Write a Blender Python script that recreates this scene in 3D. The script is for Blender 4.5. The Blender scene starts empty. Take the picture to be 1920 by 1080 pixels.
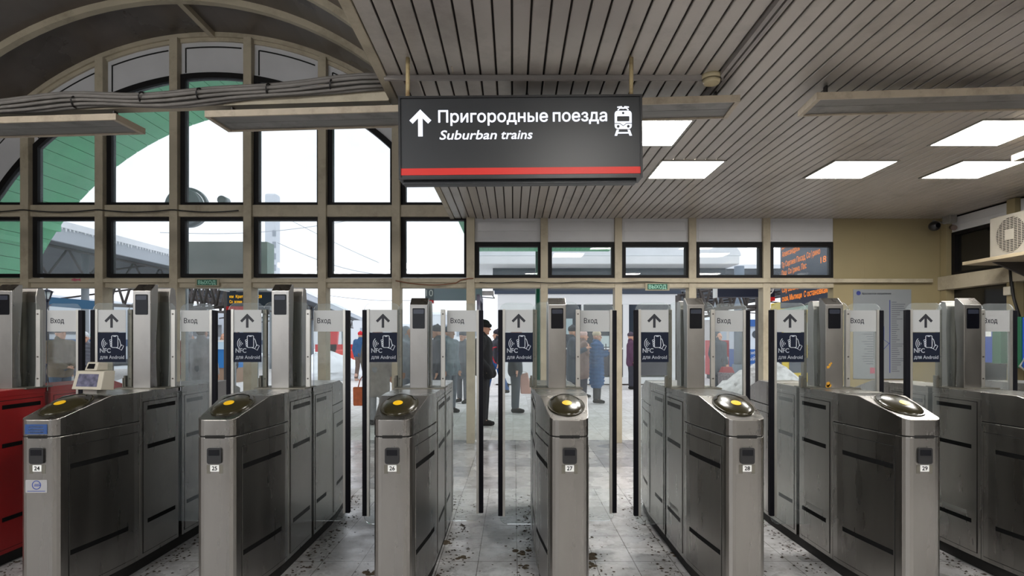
import bpy, bmesh, math, random
import numpy as np
from mathutils import Vector, Matrix
R = math.radians
random.seed(7)
sc = bpy.context.scene
COL = sc.collection

# ------------------------------------------------------------------ camera
F, H, PX, PY = 1116.0, 1.393, 962.0, 640.0      # focal length in px, eye height, vanishing point
cam_d = bpy.data.cameras.new('camera')
cam_d.sensor_width = 36.0
cam_d.lens = F / 1920 * 36
cam_d.shift_x = -(PX - 960) / 1920
cam_d.shift_y = (PY - 540) / 1920
cam_d.clip_start = 0.05
cam_d.clip_end = 600
cam = bpy.data.objects.new('camera', cam_d)
COL.objects.link(cam)
cam.location = (0, 0, H)
cam.rotation_euler = (R(90), 0, 0)
sc.camera = cam

# ------------------------------------------------------------------ world, exposure
w = bpy.data.worlds.new('overcast_sky')
sc.world = w
w.use_nodes = True
bg = w.node_tree.nodes['Background']
bg.inputs[0].default_value = (0.90, 0.94, 1.0, 1)
bg.inputs[1].default_value = 1.22
sc.view_settings.view_transform = 'Standard'
sc.view_settings.look = 'None'
sc.view_settings.gamma = 1
sc.view_settings.exposure = 0.3
sc.view_settings.use_curve_mapping = False
LAMP = 36.0                                        # radiance of the ceiling light panels
cy = sc.cycles
cy.use_denoising = True
cy.max_bounces = 8
cy.diffuse_bounces = 4
cy.glossy_bounces = 4
cy.transmission_bounces = 4
cy.transparent_max_bounces = 40
cy.sample_clamp_indirect = 6
cy.caustics_reflective = False
cy.caustics_refractive = False


def at(px, py, d):
    return Vector(((px - PX) * d / F, d, H + (PY - py) * d / F))


# ------------------------------------------------------------------ materials
MATS = {}


def lin(c):
    return tuple(((x / 255) / 12.92 if x / 255 <= 0.04045 else ((x / 255 + 0.055) / 1.055) ** 2.4) for x in c)


def mat(name, rgb, rough=0.6, metal=0.0, var=0.0, scale=6.0, stretch=(1, 1, 1), bump=0.0, spec=0.5, dirt=None, dirt_scale=3.0,
        dirt_amt=0.5, emit=None, es=1.0, rvar=0.0):
    if name in MATS:
        return MATS[name]
    m = bpy.data.materials.new(name)
    m.use_nodes = True
    nt = m.node_tree
    b = nt.nodes['Principled BSDF']
    L = nt.links.new
    c = lin(rgb)
    b.inputs['Base Color'].default_value = (*c, 1)
    b.inputs['Roughness'].default_value = rough
    b.inputs['Metallic'].default_value = metal
    b.inputs['Specular IOR Level'].default_value = spec
    if var or bump or rvar or dirt:
        tc = nt.nodes.new('ShaderNodeTexCoord')
        mp = nt.nodes.new('ShaderNodeMapping')
        mp.inputs['Scale'].default_value = stretch
        L(tc.outputs['Object'], mp.inputs[0])
        n = nt.nodes.new('ShaderNodeTexNoise')
        n.inputs['Scale'].default_value = scale
        n.inputs['Detail'].default_value = 6
        L(mp.outputs[0], n.inputs['Vector'])
        col = None
        if var:
            r = nt.nodes.new('ShaderNodeValToRGB')
            r.color_ramp.elements[0].position = 0.3
            r.color_ramp.elements[1].position = 0.7
            r.color_ramp.elements[0].color = (*[x * (1 - var) for x in c], 1)
            r.color_ramp.elements[1].color = (*[min(1, x * (1 + var)) for x in c], 1)
            L(n.outputs[0], r.inputs[0])
            col = r.outputs[0]
        if dirt:
            n2 = nt.nodes.new('ShaderNodeTexNoise')
            n2.inputs['Scale'].default_value = dirt_scale
            n2.inputs['Detail'].default_value = 8
            n2.inputs['Roughness'].default_value = 0.7
            L(tc.outputs['Object'], n2.inputs['Vector'])
            r2 = nt.nodes.new('ShaderNodeValToRGB')
            r2.color_ramp.elements[0].position = 0.5
            r2.color_ramp.elements[1].position = 0.72
            r2.color_ramp.elements[1].color = (dirt_amt,) * 3 + (1,)
            L(n2.outputs[0], r2.inputs[0])
            mx = nt.nodes.new('ShaderNodeMix')
            mx.data_type = 'RGBA'
            L(r2.outputs[0], mx.inputs[0])
            if col:
                L(col, mx.inputs[6])
            else:
                mx.inputs[6].default_value = (*c, 1)
            mx.inputs[7].default_value = (*lin(dirt), 1)
            col = mx.outputs[2]
        if col:
            L(col, b.inputs['Base Color'])
        if rvar:
            mr = nt.nodes.new('ShaderNodeMapRange')
            mr.inputs['From Min'].default_value = 0.3
            mr.inputs['From Max'].default_value = 0.7
            mr.inputs['To Min'].default_value = max(0.02, rough - rvar)
            mr.inputs['To Max'].default_value = rough + rvar
            L(n.outputs[0], mr.inputs[0])
            L(mr.outputs[0], b.inputs['Roughness'])
        if bump:
            bp = nt.nodes.new('ShaderNodeBump')
            bp.inputs['Strength'].default_value = bump
            bp.inputs['Distance'].default_value = 0.02
            L(n.outputs[0], bp.inputs['Height'])
            L(bp.outputs[0], b.inputs['Normal'])
    if emit:
        b.inputs['Emission Color'].default_value = (*lin(emit), 1)
        b.inputs['Emission Strength'].default_value = es
    MATS[name] = m
    return m


def glass(name, tint=(1, 1, 1), haze=0.0, haze_rgb=(200, 210, 214), hscale=3.0, refl=1.0):
    if name in MATS:
        return MATS[name]
    m = bpy.data.materials.new(name)
    m.use_nodes = True
    nt = m.node_tree
    nt.nodes.clear()
    L = nt.links.new
    out = nt.nodes.new('ShaderNodeOutputMaterial')
    tr = nt.nodes.new('ShaderNodeBsdfTransparent')
    tr.inputs[0].default_value = (*tint, 1)
    gl = nt.nodes.new('ShaderNodeBsdfGlossy')
    gl.inputs['Roughness'].default_value = 0.02
    fr = nt.nodes.new('ShaderNodeFresnel')
    fr.inputs[0].default_value = 1.35
    mlt = nt.nodes.new('ShaderNodeMath')
    mlt.operation = 'MULTIPLY'
    mlt.inputs[1].default_value = refl
    L(fr.outputs[0], mlt.inputs[0])
    mx = nt.nodes.new('ShaderNodeMixShader')
    L(mlt.outputs[0], mx.inputs[0])
    L(tr.outputs[0], mx.inputs[1])
    L(gl.outputs[0], mx.inputs[2])
    last = mx.outputs[0]
    if haze:
        tc = nt.nodes.new('ShaderNodeTexCoord')
        n = nt.nodes.new('ShaderNodeTexNoise')
        n.inputs['Scale'].default_value = hscale
        n.inputs['Detail'].default_value = 7
        L(tc.outputs['Object'], n.inputs['Vector'])
        mr = nt.nodes.new('ShaderNodeMapRange')
        mr.inputs['From Min'].default_value = 0.3
        mr.inputs['From Max'].default_value = 0.75
        mr.inputs['To Min'].default_value = haze * 0.45
        mr.inputs['To Max'].default_value = haze * 1.5
        L(n.outputs[0], mr.inputs[0])
        df = nt.nodes.new('ShaderNodeBsdfDiffuse')
        df.inputs[0].default_value = (*lin(haze_rgb), 1)
        tl = nt.nodes.new('ShaderNodeBsdfTranslucent')
        tl.inputs[0].default_value = (*lin(haze_rgb), 1)
        m1 = nt.nodes.new('ShaderNodeMixShader')
        m1.inputs[0].default_value = 0.9
        L(df.outputs[0], m1.inputs[1])
        L(tl.outputs[0], m1.inputs[2])
        m2 = nt.nodes.new('ShaderNodeMixShader')
        L(mr.outputs[0], m2.inputs[0])
        L(last, m2.inputs[1])
        L(m1.outputs[0], m2.inputs[2])
        last = m2.outputs[0]
    L(last, out.inputs[0])
    MATS[name] = m
    return m


def emis(name, rgb, strength):
    return mat(name, (0, 0, 0), rough=0.5, emit=rgb, es=strength)


def tile_mat(name, c1, c2, mortar, size, ox, oy, rough, dirt, dirt_amt=0.6, msize=0.012, height=None):
    m = bpy.data.materials.new(name)
    m.use_nodes = True
    nt = m.node_tree
    b = nt.nodes['Principled BSDF']
    L = nt.links.new
    tc = nt.nodes.new('ShaderNodeTexCoord')
    mp = nt.nodes.new('ShaderNodeMapping')
    mp.inputs['Location'].default_value = (-ox, -oy, 0)
    L(tc.outputs['Object'], mp.inputs[0])
    br = nt.nodes.new('ShaderNodeTexBrick')
    br.offset = 0.0
    br.squash = 1.0
    br.inputs['Scale'].default_value = 1.22
    br.inputs['Brick Width'].default_value = size
    br.inputs['Row Height'].default_value = height or size
    br.inputs['Mortar Size'].default_value = msize / 4
    br.inputs['Mortar Smooth'].default_value = 0.1
    br.inputs['Color1'].default_value = (*lin(c1), 1)
    br.inputs['Color2'].default_value = (*lin(c2), 1)
    br.inputs['Mortar'].default_value = (*lin(mortar), 1)
    L(mp.outputs[0], br.inputs['Vector'])
    n = nt.nodes.new('ShaderNodeTexNoise')
    n.inputs['Scale'].default_value = 9
    n.inputs['Detail'].default_value = 10
    n.inputs['Roughness'].default_value = 0.75
    L(tc.outputs['Object'], n.inputs['Vector'])
    r = nt.nodes.new('ShaderNodeValToRGB')
    r.color_ramp.elements[0].position = 0.46
    r.color_ramp.elements[1].position = 0.68
    r.color_ramp.elements[1].color = (dirt_amt,) * 3 + (1,)
    L(n.outputs[0], r.inputs[0])
    mx = nt.nodes.new('ShaderNodeMix')
    mx.data_type = 'RGBA'
    L(r.outputs[0], mx.inputs[0])
    L(br.outputs['Color'], mx.inputs[6])
    mx.inputs[7].default_value = (*lin(dirt), 1)
    L(mx.outputs[2], b.inputs['Base Color'])
    n2 = nt.nodes.new('ShaderNodeTexNoise')
    n2.inputs['Scale'].default_value = 2.5
    n2.inputs['Detail'].default_value = 5
    L(tc.outputs['Object'], n2.inputs['Vector'])
    mr = nt.nodes.new('ShaderNodeMapRange')
    mr.inputs['From Min'].default_value = 0.35
    mr.inputs['From Max'].default_value = 0.65
    mr.inputs['To Min'].default_value = max(0.05, rough - 0.15)
    mr.inputs['To Max'].default_value = rough + 0.2
    L(n2.outputs[0], mr.inputs[0])
    L(mr.outputs[0], b.inputs['Roughness'])
    bp = nt.nodes.new('ShaderNodeBump')
    bp.inputs['Strength'].default_value = 0.35
    bp.inputs['Distance'].default_value = 0.004
    L(n.outputs[0], bp.inputs['Height'])
    L(bp.outputs[0], b.inputs['Normal'])
    return m


STEEL = mat('brushed_steel', (152, 149, 145), rough=0.29, metal=1.0, var=0.07, scale=7, stretch=(1, 1, 0.2), rvar=0.05,
            dirt=(96, 88, 78), dirt_scale=5.0, dirt_amt=0.14)
STEEL_LIGHT = mat('pale_steel', (184, 182, 177), rough=0.42, metal=0.9, var=0.06, scale=5)
STEEL_DARK = mat('dull_steel', (120, 117, 108), rough=0.5, metal=0.8, var=0.15, scale=6, stretch=(1, 1, .2), dirt=(60, 56, 48))
RED = mat('red_paint', (168, 22, 24), rough=0.45, var=0.12, scale=3)
PLINTH = mat('black_plinth', (26, 24, 23), rough=0.8, var=0.3)
TAPE = mat('black_tape', (13, 13, 14), rough=0.8, var=0.25, scale=40, spec=.15)
TAPE_WORN = mat('worn_tape', (50, 51, 52), rough=0.7, var=0.5, scale=45)
SEAM = mat('seam_shadow_gap', (18, 17, 16), rough=0.9)
DOME = mat('smoked_plastic', (44, 40, 25), rough=0.22, var=0.25, scale=5, spec=0.45)
YELLOW = mat('yellow_spot', (236, 186, 22), rough=0.4)
BLACKP = mat('black_plastic', (30, 30, 32), rough=0.4)
SCREEN = mat('dark_screen', (12, 13, 19), rough=0.12, spec=0.3)
WHITE = mat('white_plate', (225, 226, 224), rough=0.5)
INK = mat('dark_ink', (28, 30, 40), rough=0.6)
NAVY = mat('navy_film', (17, 25, 44), rough=0.75, spec=.25)
POSTER = mat('grey_film', (178, 180, 181), rough=0.55)
PALEINK = mat('pale_ink', (205, 212, 222), rough=0.6)
RUBBER = mat('navy_black_rubber', (10, 10, 19), rough=0.7, spec=.2)
LEAFGLASS = glass('leaf_glass', tint=(0.965, 0.985, 0.98), haze=0.075, haze_rgb=(228, 234, 236), hscale=4)
FOGGLASS = glass('fogged_leaf_glass', tint=(0.95, 0.97, 0.975), haze=0.21, haze_rgb=(222, 228, 232), hscale=6)
PANE = glass('window_glass', tint=(0.97, 0.985, 0.99), haze=0.10, haze_rgb=(210, 218, 222), hscale=1.5)
BEIGE = mat('beige_paint', (176, 166, 145), rough=0.55, var=0.07, scale=3, dirt=(96, 84, 64), dirt_scale=2.5, dirt_amt=0.45)
BEIGEWALL = mat('beige_wall_panel', (146, 133, 100), rough=0.6, var=0.05, scale=2)
FRAME = mat('black_window_frame', (15, 13, 14), rough=0.6, spec=.25)
PANELW = mat('white_panel', (196, 196, 198), rough=0.55, var=0.04, scale=3)
VAULT = mat('brown_vault_sheet', (92, 84, 78), rough=0.33, var=0.3, scale=1.2, rvar=0.08)
SLAT = mat('slat_paint', (174, 167, 159), rough=0.38, metal=0.25, var=0.08, scale=2.0, stretch=(1, .15, 1), dirt=(96, 84, 72), dirt_scale=1.2, dirt_amt=0.5)
SLATGAP = mat('slat_gap', (40, 34, 30), rough=0.9)
LIGHTP = emis('light_panel', (255, 252, 246), LAMP)
HEATR = mat('heater_rim', (180, 167, 147), rough=0.5, var=0.08, scale=8, dirt=(100, 80, 60), dirt_scale=6)
HEATU = mat('heater_plate', (120, 117, 114), rough=0.45, metal=0.3, var=0.25, scale=2.2, stretch=(.6, 3, 1), dirt=(46, 40, 36), dirt_scale=1.8, dirt_amt=0.8)
CABLE = mat('grey_cable', (112, 108, 104), rough=0.6, var=0.15, scale=10)
BLACKC = mat('black_cable', (26, 25, 25), rough=0.6)
SIGN = mat('charcoal_sign', (40, 42, 45), rough=0.4, var=0.04, scale=2)
SIGNW = emis('lit_white_lettering', (240, 244, 255), 1.1)
SIGNR = mat('red_sign_stripe', (196, 34, 24), rough=0.45, emit=(190, 20, 12), es=0.12)
GREENSIGN = mat('green_exit_sign', (20, 92, 72), rough=0.5)
EXITW = mat('pale_exit_letter', (150, 205, 185), rough=0.5)
RUST = mat('chipped_cream_paint', (190, 172, 130), rough=0.7, dirt=(128, 76, 42), dirt_scale=14, dirt_amt=0.9)
GREENP = mat('green_plank', (112, 204, 154), rough=0.5, var=0.08, scale=2)
SNOW = mat('snow', (236, 239, 243), rough=0.9, var=0.04, scale=3, bump=0.6)
DIRTYSNOW = mat('dirty_snow', (214, 212, 208), rough=0.9, var=0.18, scale=7, bump=1.0, dirt=(110, 98, 84), dirt_scale=4, dirt_amt=0.7)


# ------------------------------------------------------------------ mesh building
class MB:
    def __init__(s):
        s.v, s.f, s.s = [], [], []

    def add(s, vs, fs, smooth=False):
        o = len(s.v)
        s.v += [tuple(v) for v in vs]
        s.f += [tuple(i + o for i in f) for f in fs]
        s.s += [smooth] * len(fs)
        return s

    def box(s, x0, y0, z0, x1, y1, z1):
        v = [(x, y, z) for z in (z0, z1) for y in (y0, y1) for x in (x0, x1)]
        return s.add(v, [(0, 2, 3, 1), (4, 5, 7, 6), (0, 1, 5, 4), (2, 6, 7, 3), (0, 4, 6, 2), (1, 3, 7, 5)])

    def hexa(s, v):
        return s.add(v, [(0, 2, 3, 1), (4, 5, 7, 6), (0, 1, 5, 4), (2, 6, 7, 3), (0, 4, 6, 2), (1, 3, 7, 5)])

    def extr(s, poly, axis, a, b, smooth=False):
        n = len(poly)
        def P(p, t):
            return {'x': (t, p[0], p[1]), 'y': (p[0], t, p[1]), 'z': (p[0], p[1], t)}[axis]
        v = [P(p, a) for p in poly] + [P(p, b) for p in poly]
        f = [(i, (i + 1) % n, n + (i + 1) % n, n + i) for i in range(n)]
        o = len(s.v)
        s.add(v, f, smooth)
        s.f += [tuple(o + i for i in range(n))[::-1], tuple(o + n + i for i in range(n))]
        s.s += [False, False]
        return s

    def ring(s, outer, inner, axis, a, b):
        n = len(outer)
        for i in range(n):
            j = (i + 1) % n
            s.extr([outer[i], outer[j], inner[j], inner[i]], axis, a, b)
        return s

    def arc(s, cx, cz, r0, r1, a0, a1, y0, y1, n=24):
        for i in range(n):
            t0, t1 = a0 + (a1 - a0) * i / n, a0 + (a1 - a0) * (i + 1) / n
            p = [(cx + r * math.cos(t), cz + r * math.sin(t)) for r, t in ((r0, t0), (r1, t0), (r1, t1), (r0, t1))]
            s.extr(p, 'y', y0, y1)
        return s

    def cyl(s, p0, p1, r0, r1=None, n=14, caps=True):
        r1 = r0 if r1 is None else r1
        p0, p1 = Vector(p0), Vector(p1)
        d = (p1 - p0)
        if d.length < 1e-7:
            return s
        q = Vector((0, 0, 1)).rotation_difference(d.normalized())
        v = []
        for p, r in ((p0, r0), (p1, r1)):
            for i in range(n):
                t = 2 * math.pi * i / n
                v.append(p + q @ Vector((r * math.cos(t), r * math.sin(t), 0)))
        o = len(s.v)
        s.add(v, [(i, (i + 1) % n, n + (i + 1) % n, n + i) for i in range(n)], True)
        if caps:
            s.f += [tuple(o + i for i in range(n))[::-1], tuple(o + n + i for i in range(n))]
            s.s += [False, False]
        return s

    def tube(s, pts, r, n=8):
        pts = [Vector(p) for p in pts]
        v = []
        up = Vector((0.13, 0.31, 0.94))
        for i, p in enumerate(pts):
            t = (pts[min(i + 1, len(pts) - 1)] - pts[max(i - 1, 0)]).normalized()
            a = t.cross(up)
            if a.length < 1e-3:
                a = t.cross(Vector((1, 0, 0)))
            a.normalize()
            b = t.cross(a)
            for k in range(n):
                th = 2 * math.pi * k / n
                v.append(p + a * (r * math.cos(th)) + b * (r * math.sin(th)))
        f = []
        for i in range(len(pts) - 1):
            for k in range(n):
                f.append((i * n + k, i * n + (k + 1) % n, (i + 1) * n + (k + 1) % n, (i + 1) * n + k))
        o = len(s.v)
        s.add(v, f, True)
        m = (len(pts) - 1) * n
        s.f += [tuple(o + k for k in range(n))[::-1], tuple(o + m + k for k in range(n))]
        s.s += [False, False]
        return s

    def ell(s, c, rx, ry, rz, nu=16, nv=10, z0=-1.0):
        v, f = [], []
        t0 = math.asin(max(-1, z0))
        for j in range(nv + 1):
            t = t0 + (math.pi / 2 - t0) * j / nv
            for i in range(nu):
                p = 2 * math.pi * i / nu
                v.append((c[0] + rx * math.cos(t) * math.cos(p), c[1] + ry * math.cos(t) * math.sin(p), c[2] + rz * math.sin(t)))
        for j in range(nv):
            for i in range(nu):
                f.append((j * nu + i, j * nu + (i + 1) % nu, (j + 1) * nu + (i + 1) % nu, (j + 1) * nu + i))
        s.add(v, f, True)
        o = len(s.v) - len(v)
        s.f.append(tuple(o + i for i in range(nu))[::-1])
        s.s.append(False)
        return s

    def stroke(s, pts, wd, y, th=0.0006, closed=False):
        """a flat line of width wd in the XZ plane"""
        pts = [Vector((p[0], p[1])) for p in pts]
        n = len(pts)
        left, right = [], []
        for i, p in enumerate(pts):
            a = pts[(i - 1) % n] if (closed or i) else p
            b = pts[(i + 1) % n] if (closed or i < n - 1) else p
            t = (b - a).normalized()
            nn = Vector((-t.y, t.x)) * wd / 2
            left.append(p + nn)
            right.append(p - nn)
        for i in range(n if closed else n - 1):
            j = (i + 1) % n
            s.extr([left[i], left[j], right[j], right[i]], 'y', y - th, y)
        return s

    def mesh(s, name, m):
        me = bpy.data.meshes.new(name)
        me.from_pydata(s.v, [], s.f)
        bm = bmesh.new()
        bm.from_mesh(me)
        for f, k in zip(bm.faces, s.s):
            f.smooth = k
        bmesh.ops.remove_doubles(bm, verts=bm.verts, dist=1e-6)
        bmesh.ops.recalc_face_normals(bm, faces=bm.faces)
        bm.to_mesh(me)
        bm.free()
        me.materials.append(m)
        return me

    def build(s, name, m, parent=None, loc=(0, 0, 0), bev=0.0, rot=None):
        return link(name, s.mesh(name, m), parent, loc, bev, rot)


def link(name, me, parent=None, loc=(0, 0, 0), bev=0.0, rot=None):
    o = bpy.data.objects.new(name, me)
    COL.objects.link(o)
    o.location = loc
    if rot:
        o.rotation_euler = rot
    if parent:
        o.parent = parent
    if bev:
        md = o.modifiers.new('bevel', 'BEVEL')
        md.width = bev
        md.segments = 2
        md.limit_method = 'ANGLE'
        md.angle_limit = R(40)
    return o


def thing(name, label, cat, loc=(0, 0, 0), rz=0.0, group=None):
    o = bpy.data.objects.new(name, None)
    COL.objects.link(o)
    o.location = loc
    o.rotation_euler = (0, 0, rz)
    return tag(o, label, cat, group)


def tag(o, label, cat, group=None, kind=None):
    o['label'] = label
    o['category'] = cat
    if group:
        o['group'] = group
    if kind:
        o['kind'] = kind
    return o


def struct(o):
    o['kind'] = 'structure'
    return o


def rrect(x0, z0, x1, z1, r, corners=(1, 1, 1, 1), n=6):
    """rounded rectangle, corners: bl, br, tr, tl"""
    out = []
    for k, (cx, cz, a) in enumerate(((x0 + r, z0 + r, 180), (x1 - r, z0 + r, 270), (x1 - r, z1 - r, 0), (x0 + r, z1 - r, 90))):
        if not corners[k]:
            out.append(((x0, z0), (x1, z0), (x1, z1), (x0, z1))[k])
            continue
        for i in range(n + 1):
            t = R(a + 90 * i / n)
            out.append((cx + r * math.cos(t), cz + r * math.sin(t)))
    return out


TXT = {}
GLY = {}
_fc = bpy.data.curves.new('lettering', 'FONT')
_fc.size = 1.0
_fc.extrude = 0.01
_fc.resolution_u = 3
_fo = bpy.data.objects.new('lettering', _fc)


def _fmesh(body):
    if _fo.name not in COL.objects:
        COL.objects.link(_fo)
    _fc.body = body
    dg = bpy.context.evaluated_depsgraph_get()
    dg.update()
    me = bpy.data.meshes.new_from_object(_fo.evaluated_get(dg))
    COL.objects.unlink(_fo)
    return me


def glyph_end(body):
    if body not in GLY:
        me = _fmesh(body)
        GLY[body] = max((v.co.x for v in me.vertices), default=0.0)
        bpy.data.meshes.remove(me)
    return GLY[body]


def glyph(ch):
    """vertices (x, y, depth -1..1), faces and right end of one letter"""
    key = ('g', ch)
    if key not in GLY:
        me = _fmesh(ch)
        if not me.vertices:
            GLY[key] = None
        else:
            v = [(p.co.x, p.co.y, p.co.z / 0.01) for p in me.vertices]
            f = [tuple(p.vertices) for p in me.polygons]
            x1 = max(p[0] for p in v)
            if ch in 'нН':                        # drawn as three bars: the font's own outline does not fill well
                x0, y1 = min(p[0] for p in v), max(p[1] for p in v)
                mb = MB()
                w_ = .086
                mb.box(x0, 0, -1, x0 + w_, y1, 1).box(x1 - w_, 0, -1, x1, y1, 1).box(x0 + w_, y1 * .5 - .038, -1, x1 - w_, y1 * .5 + .038, 1)
                v, f = mb.v, mb.f
            elif ch == 'ы':
                x0, y1 = min(p[0] for p in v), max(p[1] for p in v)
                mb = MB()
                w_, bw, bh = .086, (x1 - x0) * .66, y1 * .62
                mb.box(x0, 0, -1, x0 + w_, y1, 1).box(x1 - w_, 0, -1, x1, y1, 1)
                mb.ring(rrect(x0 + w_ * .5, 0, x0 + bw, bh, bh * .46, (0, 1, 1, 0)), rrect(x0 + w_, .07, x0 + bw - w_, bh - .07, (bh - .14) * .46, (0, 1, 1, 0)), 'z', -1, 1)
                v, f = mb.v, mb.f
            GLY[key] = (v, f, x1)
        bpy.data.meshes.remove(me)
    return GLY[key]




def text_mesh(name, body, cap, m, align='LEFT', bold=0.0, shear=0.0, width=None, ext=0.0008):
    """lettering standing in the XZ plane and facing -Y; cap = height of a capital"""
    key = (body, cap, m.name, align, bold, shear, width)
    if key in TXT:
        return TXT[key]
    vs, fs, pen = [], [], ''
    for ch in body:
        g = glyph(ch)
        if g:
            x0 = glyph_end(pen + ch) - g[2]
            n0 = len(vs)
            vs += [(x + x0 + shear * y, z, y) for x, y, z in g[0]]
            fs += [tuple(i + n0 for i in f) for f in g[1]]
        pen += ch
    co = np.array(vs)
    k = cap / 0.728
    kx = k
    if width:
        kx = width / (co[:, 0].max() - co[:, 0].min())
    off = {'LEFT': co[:, 0].min(), 'CENTER': (co[:, 0].min() + co[:, 0].max()) / 2}[align]
    me = bpy.data.meshes.new(name)
    me.from_pydata([((x - off) * kx, -(z + 1) / 2 * ext, y * k) for x, z, y in vs], [], fs)
    if bold:
        bm = bmesh.new()
        for i in range(9):
            if i < 8:
                off = (math.cos(i * math.pi / 4) * bold * k, 0, math.sin(i * math.pi / 4) * bold * k)
            else:
                off = (0, 0, 0)
            n0 = len(bm.verts)
            bm.from_mesh(me)
            bm.verts.ensure_lookup_table()
            bmesh.ops.translate(bm, verts=bm.verts[n0:], vec=off)
        bm.to_mesh(me)
        bm.free()
    me.name = name
    me.materials.clear()
    me.materials.append(m)
    TXT[key] = me
    return me


def text(name, body, cap, m, loc, parent=None, **k):
    return link(name, text_mesh(name, body, cap, m, **k), parent, loc)


# ================================================================== the setting
WY = 8.22                                        # depth of the inner face of the glazed end wall
SW = F / WY                                      # px per metre there


def wx(px):
    return (px - PX) / SW


def wz(py):
    return H + (PY - py) / SW


ZC = wz(410)                                     # slat ceiling
XE = -0.83                                       # its left edge
XR = wx(1772)                                    # right wall
VX, VZ, VR = wx(402), wz(627), 555 / SW          # centre and radius of the vault
YB = -2.5                                        # rear of the hall

FLOOR = tile_mat('floor_tile', (200, 199, 200), (190, 189, 190), (84, 80, 76), 0.3, 0.0257, 3.769, 0.27, (84, 76, 68), 0.6)
FLOOR2 = tile_mat('threshold_tile', (204, 200, 200), (150, 148, 152), (62, 58, 56), 0.6, 0.03, 5.63, 0.22, (84, 76, 70), 0.6)
struct(MB().box(-8.4, YB, -0.2, XR, 5.63, 0).build('floor', FLOOR))
struct(MB().box(-8.4, 5.63, -0.2, XR, 8.4, 0).build('floor_threshold', FLOOR2))
PAVE = tile_mat('snowy_paving', (234, 231, 230), (218, 214, 212), (166, 160, 156), 0.4, 0.0, 8.4, 0.8, (176, 166, 158), 0.75)
struct(MB().box(-60, 8.4, -0.25, 60, 30, 0).build('ground_paving', PAVE))
struct(MB().box(-150, 30, -0.3, 150, 300, -0.02).build('ground_snow', SNOW))

# ---- slatted ceiling
cb = MB()
n = int((XR - XE) / 0.1) + 1
for i in range(n):
    x = XE + 0.03 + i * 0.1
    x1 = min(x + 0.088, XR)
    cb.extr([(x, ZC), (x + 0.004, ZC - 0.004), (x1 - 0.004, ZC - 0.004), (x1, ZC), (x1, ZC + 0.014), (x, ZC + 0.014)], 'y', YB, WY)
struct(cb.build('ceiling', SLAT))
struct(MB().box(XE, YB, ZC + 0.016, XR + .3, WY + .1, ZC + 0.05).build('ceiling_backing', SLATGAP))
struct(MB().box(XE - 0.035, YB, ZC - 0.012, XE + 0.025, WY, ZC + 0.14).build('trim_1', BEIGE, bev=0.004))

# ---- barrel vault and its ribs
vb = MB()
a0, a1 = math.asin((ZC + 0.02 - VZ) / (VR + .05)), math.pi + 0.36
vb.arc(VX, VZ, VR + 0.06, VR + 0.1, a0, a1, YB, 8.34, 48)
struct(vb.build('ceiling_vault', VAULT))
ti = 2
for k in range(0, 12):
    y = WY - 0.9 * k
    rb = MB()
    rb.arc(VX, VZ, VR - (0.02 if k else 0.0), VR + 0.06, a0, a1, y - 0.06, y + 0.03, 56)
    if k == 0:
        rb.arc(VX, VZ, VR - 0.05, VR + 0.01, a0, a1, y - 0.03, y + 0.06, 56)
    struct(rb.build('trim_%d' % ti, BEIGE)); ti += 1
for ang in (90, 140, 47):
    pb = MB()
    c, s_ = math.cos(R(ang)), math.sin(R(ang))
    px_, pz_ = VX + VR * c, VZ + VR * s_
    pb.box(px_ - 0.035, YB, pz_ - 0.01, px_ + 0.035, WY, pz_ + 0.07)
    struct(pb.build('trim_%d' % ti, BEIGE)); ti += 1

# ---- unseen rear wall, added to block low light; left open above under the vault
BACKW = mat('light_block_wall', (146, 144, 142), rough=0.7, var=0.08, scale=1.5)
struct(MB().box(-8.4, YB - 0.2, 0, XE, YB, 1.0).box(XE, YB - 0.2, 0, XR, YB, ZC).build('wall_back_light_block', BACKW))

# ---- glazed end wall: mullions
mull = [57, 195, 333, 470, 608, 745, 883]
mx_ = [wx(p) for p in mull]
MODX = wx(138) - wx(0)
lefts = [mx_[0] - MODX] + mx_
for i, x in enumerate(lefts):
    dx = min(abs(x - VX) + 0.02, VR - 0.02)
    top = min(VZ + math.sqrt(VR ** 2 - dx ** 2), 5.7) if i < 7 else ZC
    b = MB().box(x - 0.055, WY - 0.11, 0, x + 0.055, WY + 0.1, top)
    struct(b.build('trim_%d' % ti, BEIGE, bev=0.004)); ti += 1
rights = [wx(p) for p in (1020, 1158, 1296, 1434)]
for x in rights:
    b = MB().box(x - 0.05, WY - 0.07, 0, x + 0.05, WY + 0.1, ZC)
    struct(b.build('trim_%d' % ti, BEIGEWALL if False else BEIGE, bev=0.004)); ti += 1
struct(MB().box(wx(1563) - 0.02, WY - 0.03, 0, wx(1618), WY + 0.12, ZC).build('trim_%d' % ti, BEIGEWALL, bev=0.003)); ti += 1
struct(MB().box(wx(1618) + 0.004, WY - 0.02, 0, XR, WY + 0.12, ZC).build('wall_front', BEIGEWALL, bev=0.003))
# transom, header, cable ledge
struct(MB().box(-8.4, WY - 0.07, wz(408), XE + 0.02, WY + 0.1, wz(386)).build('trim_%d' % ti, BEIGE, bev=0.006)); ti += 1
hb = MB().box(-8.4, WY - 0.06, wz(540), wx(1563) - 0.03, WY + 0.12, wz(522))
hb.box(-8.4, WY - 0.10, wz(531), wx(1740), WY - 0.055, wz(524))
struct(hb.build('trim_%d' % ti, BEIGE, bev=0.004)); ti += 1

# ---- windows
wn = 1


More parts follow.
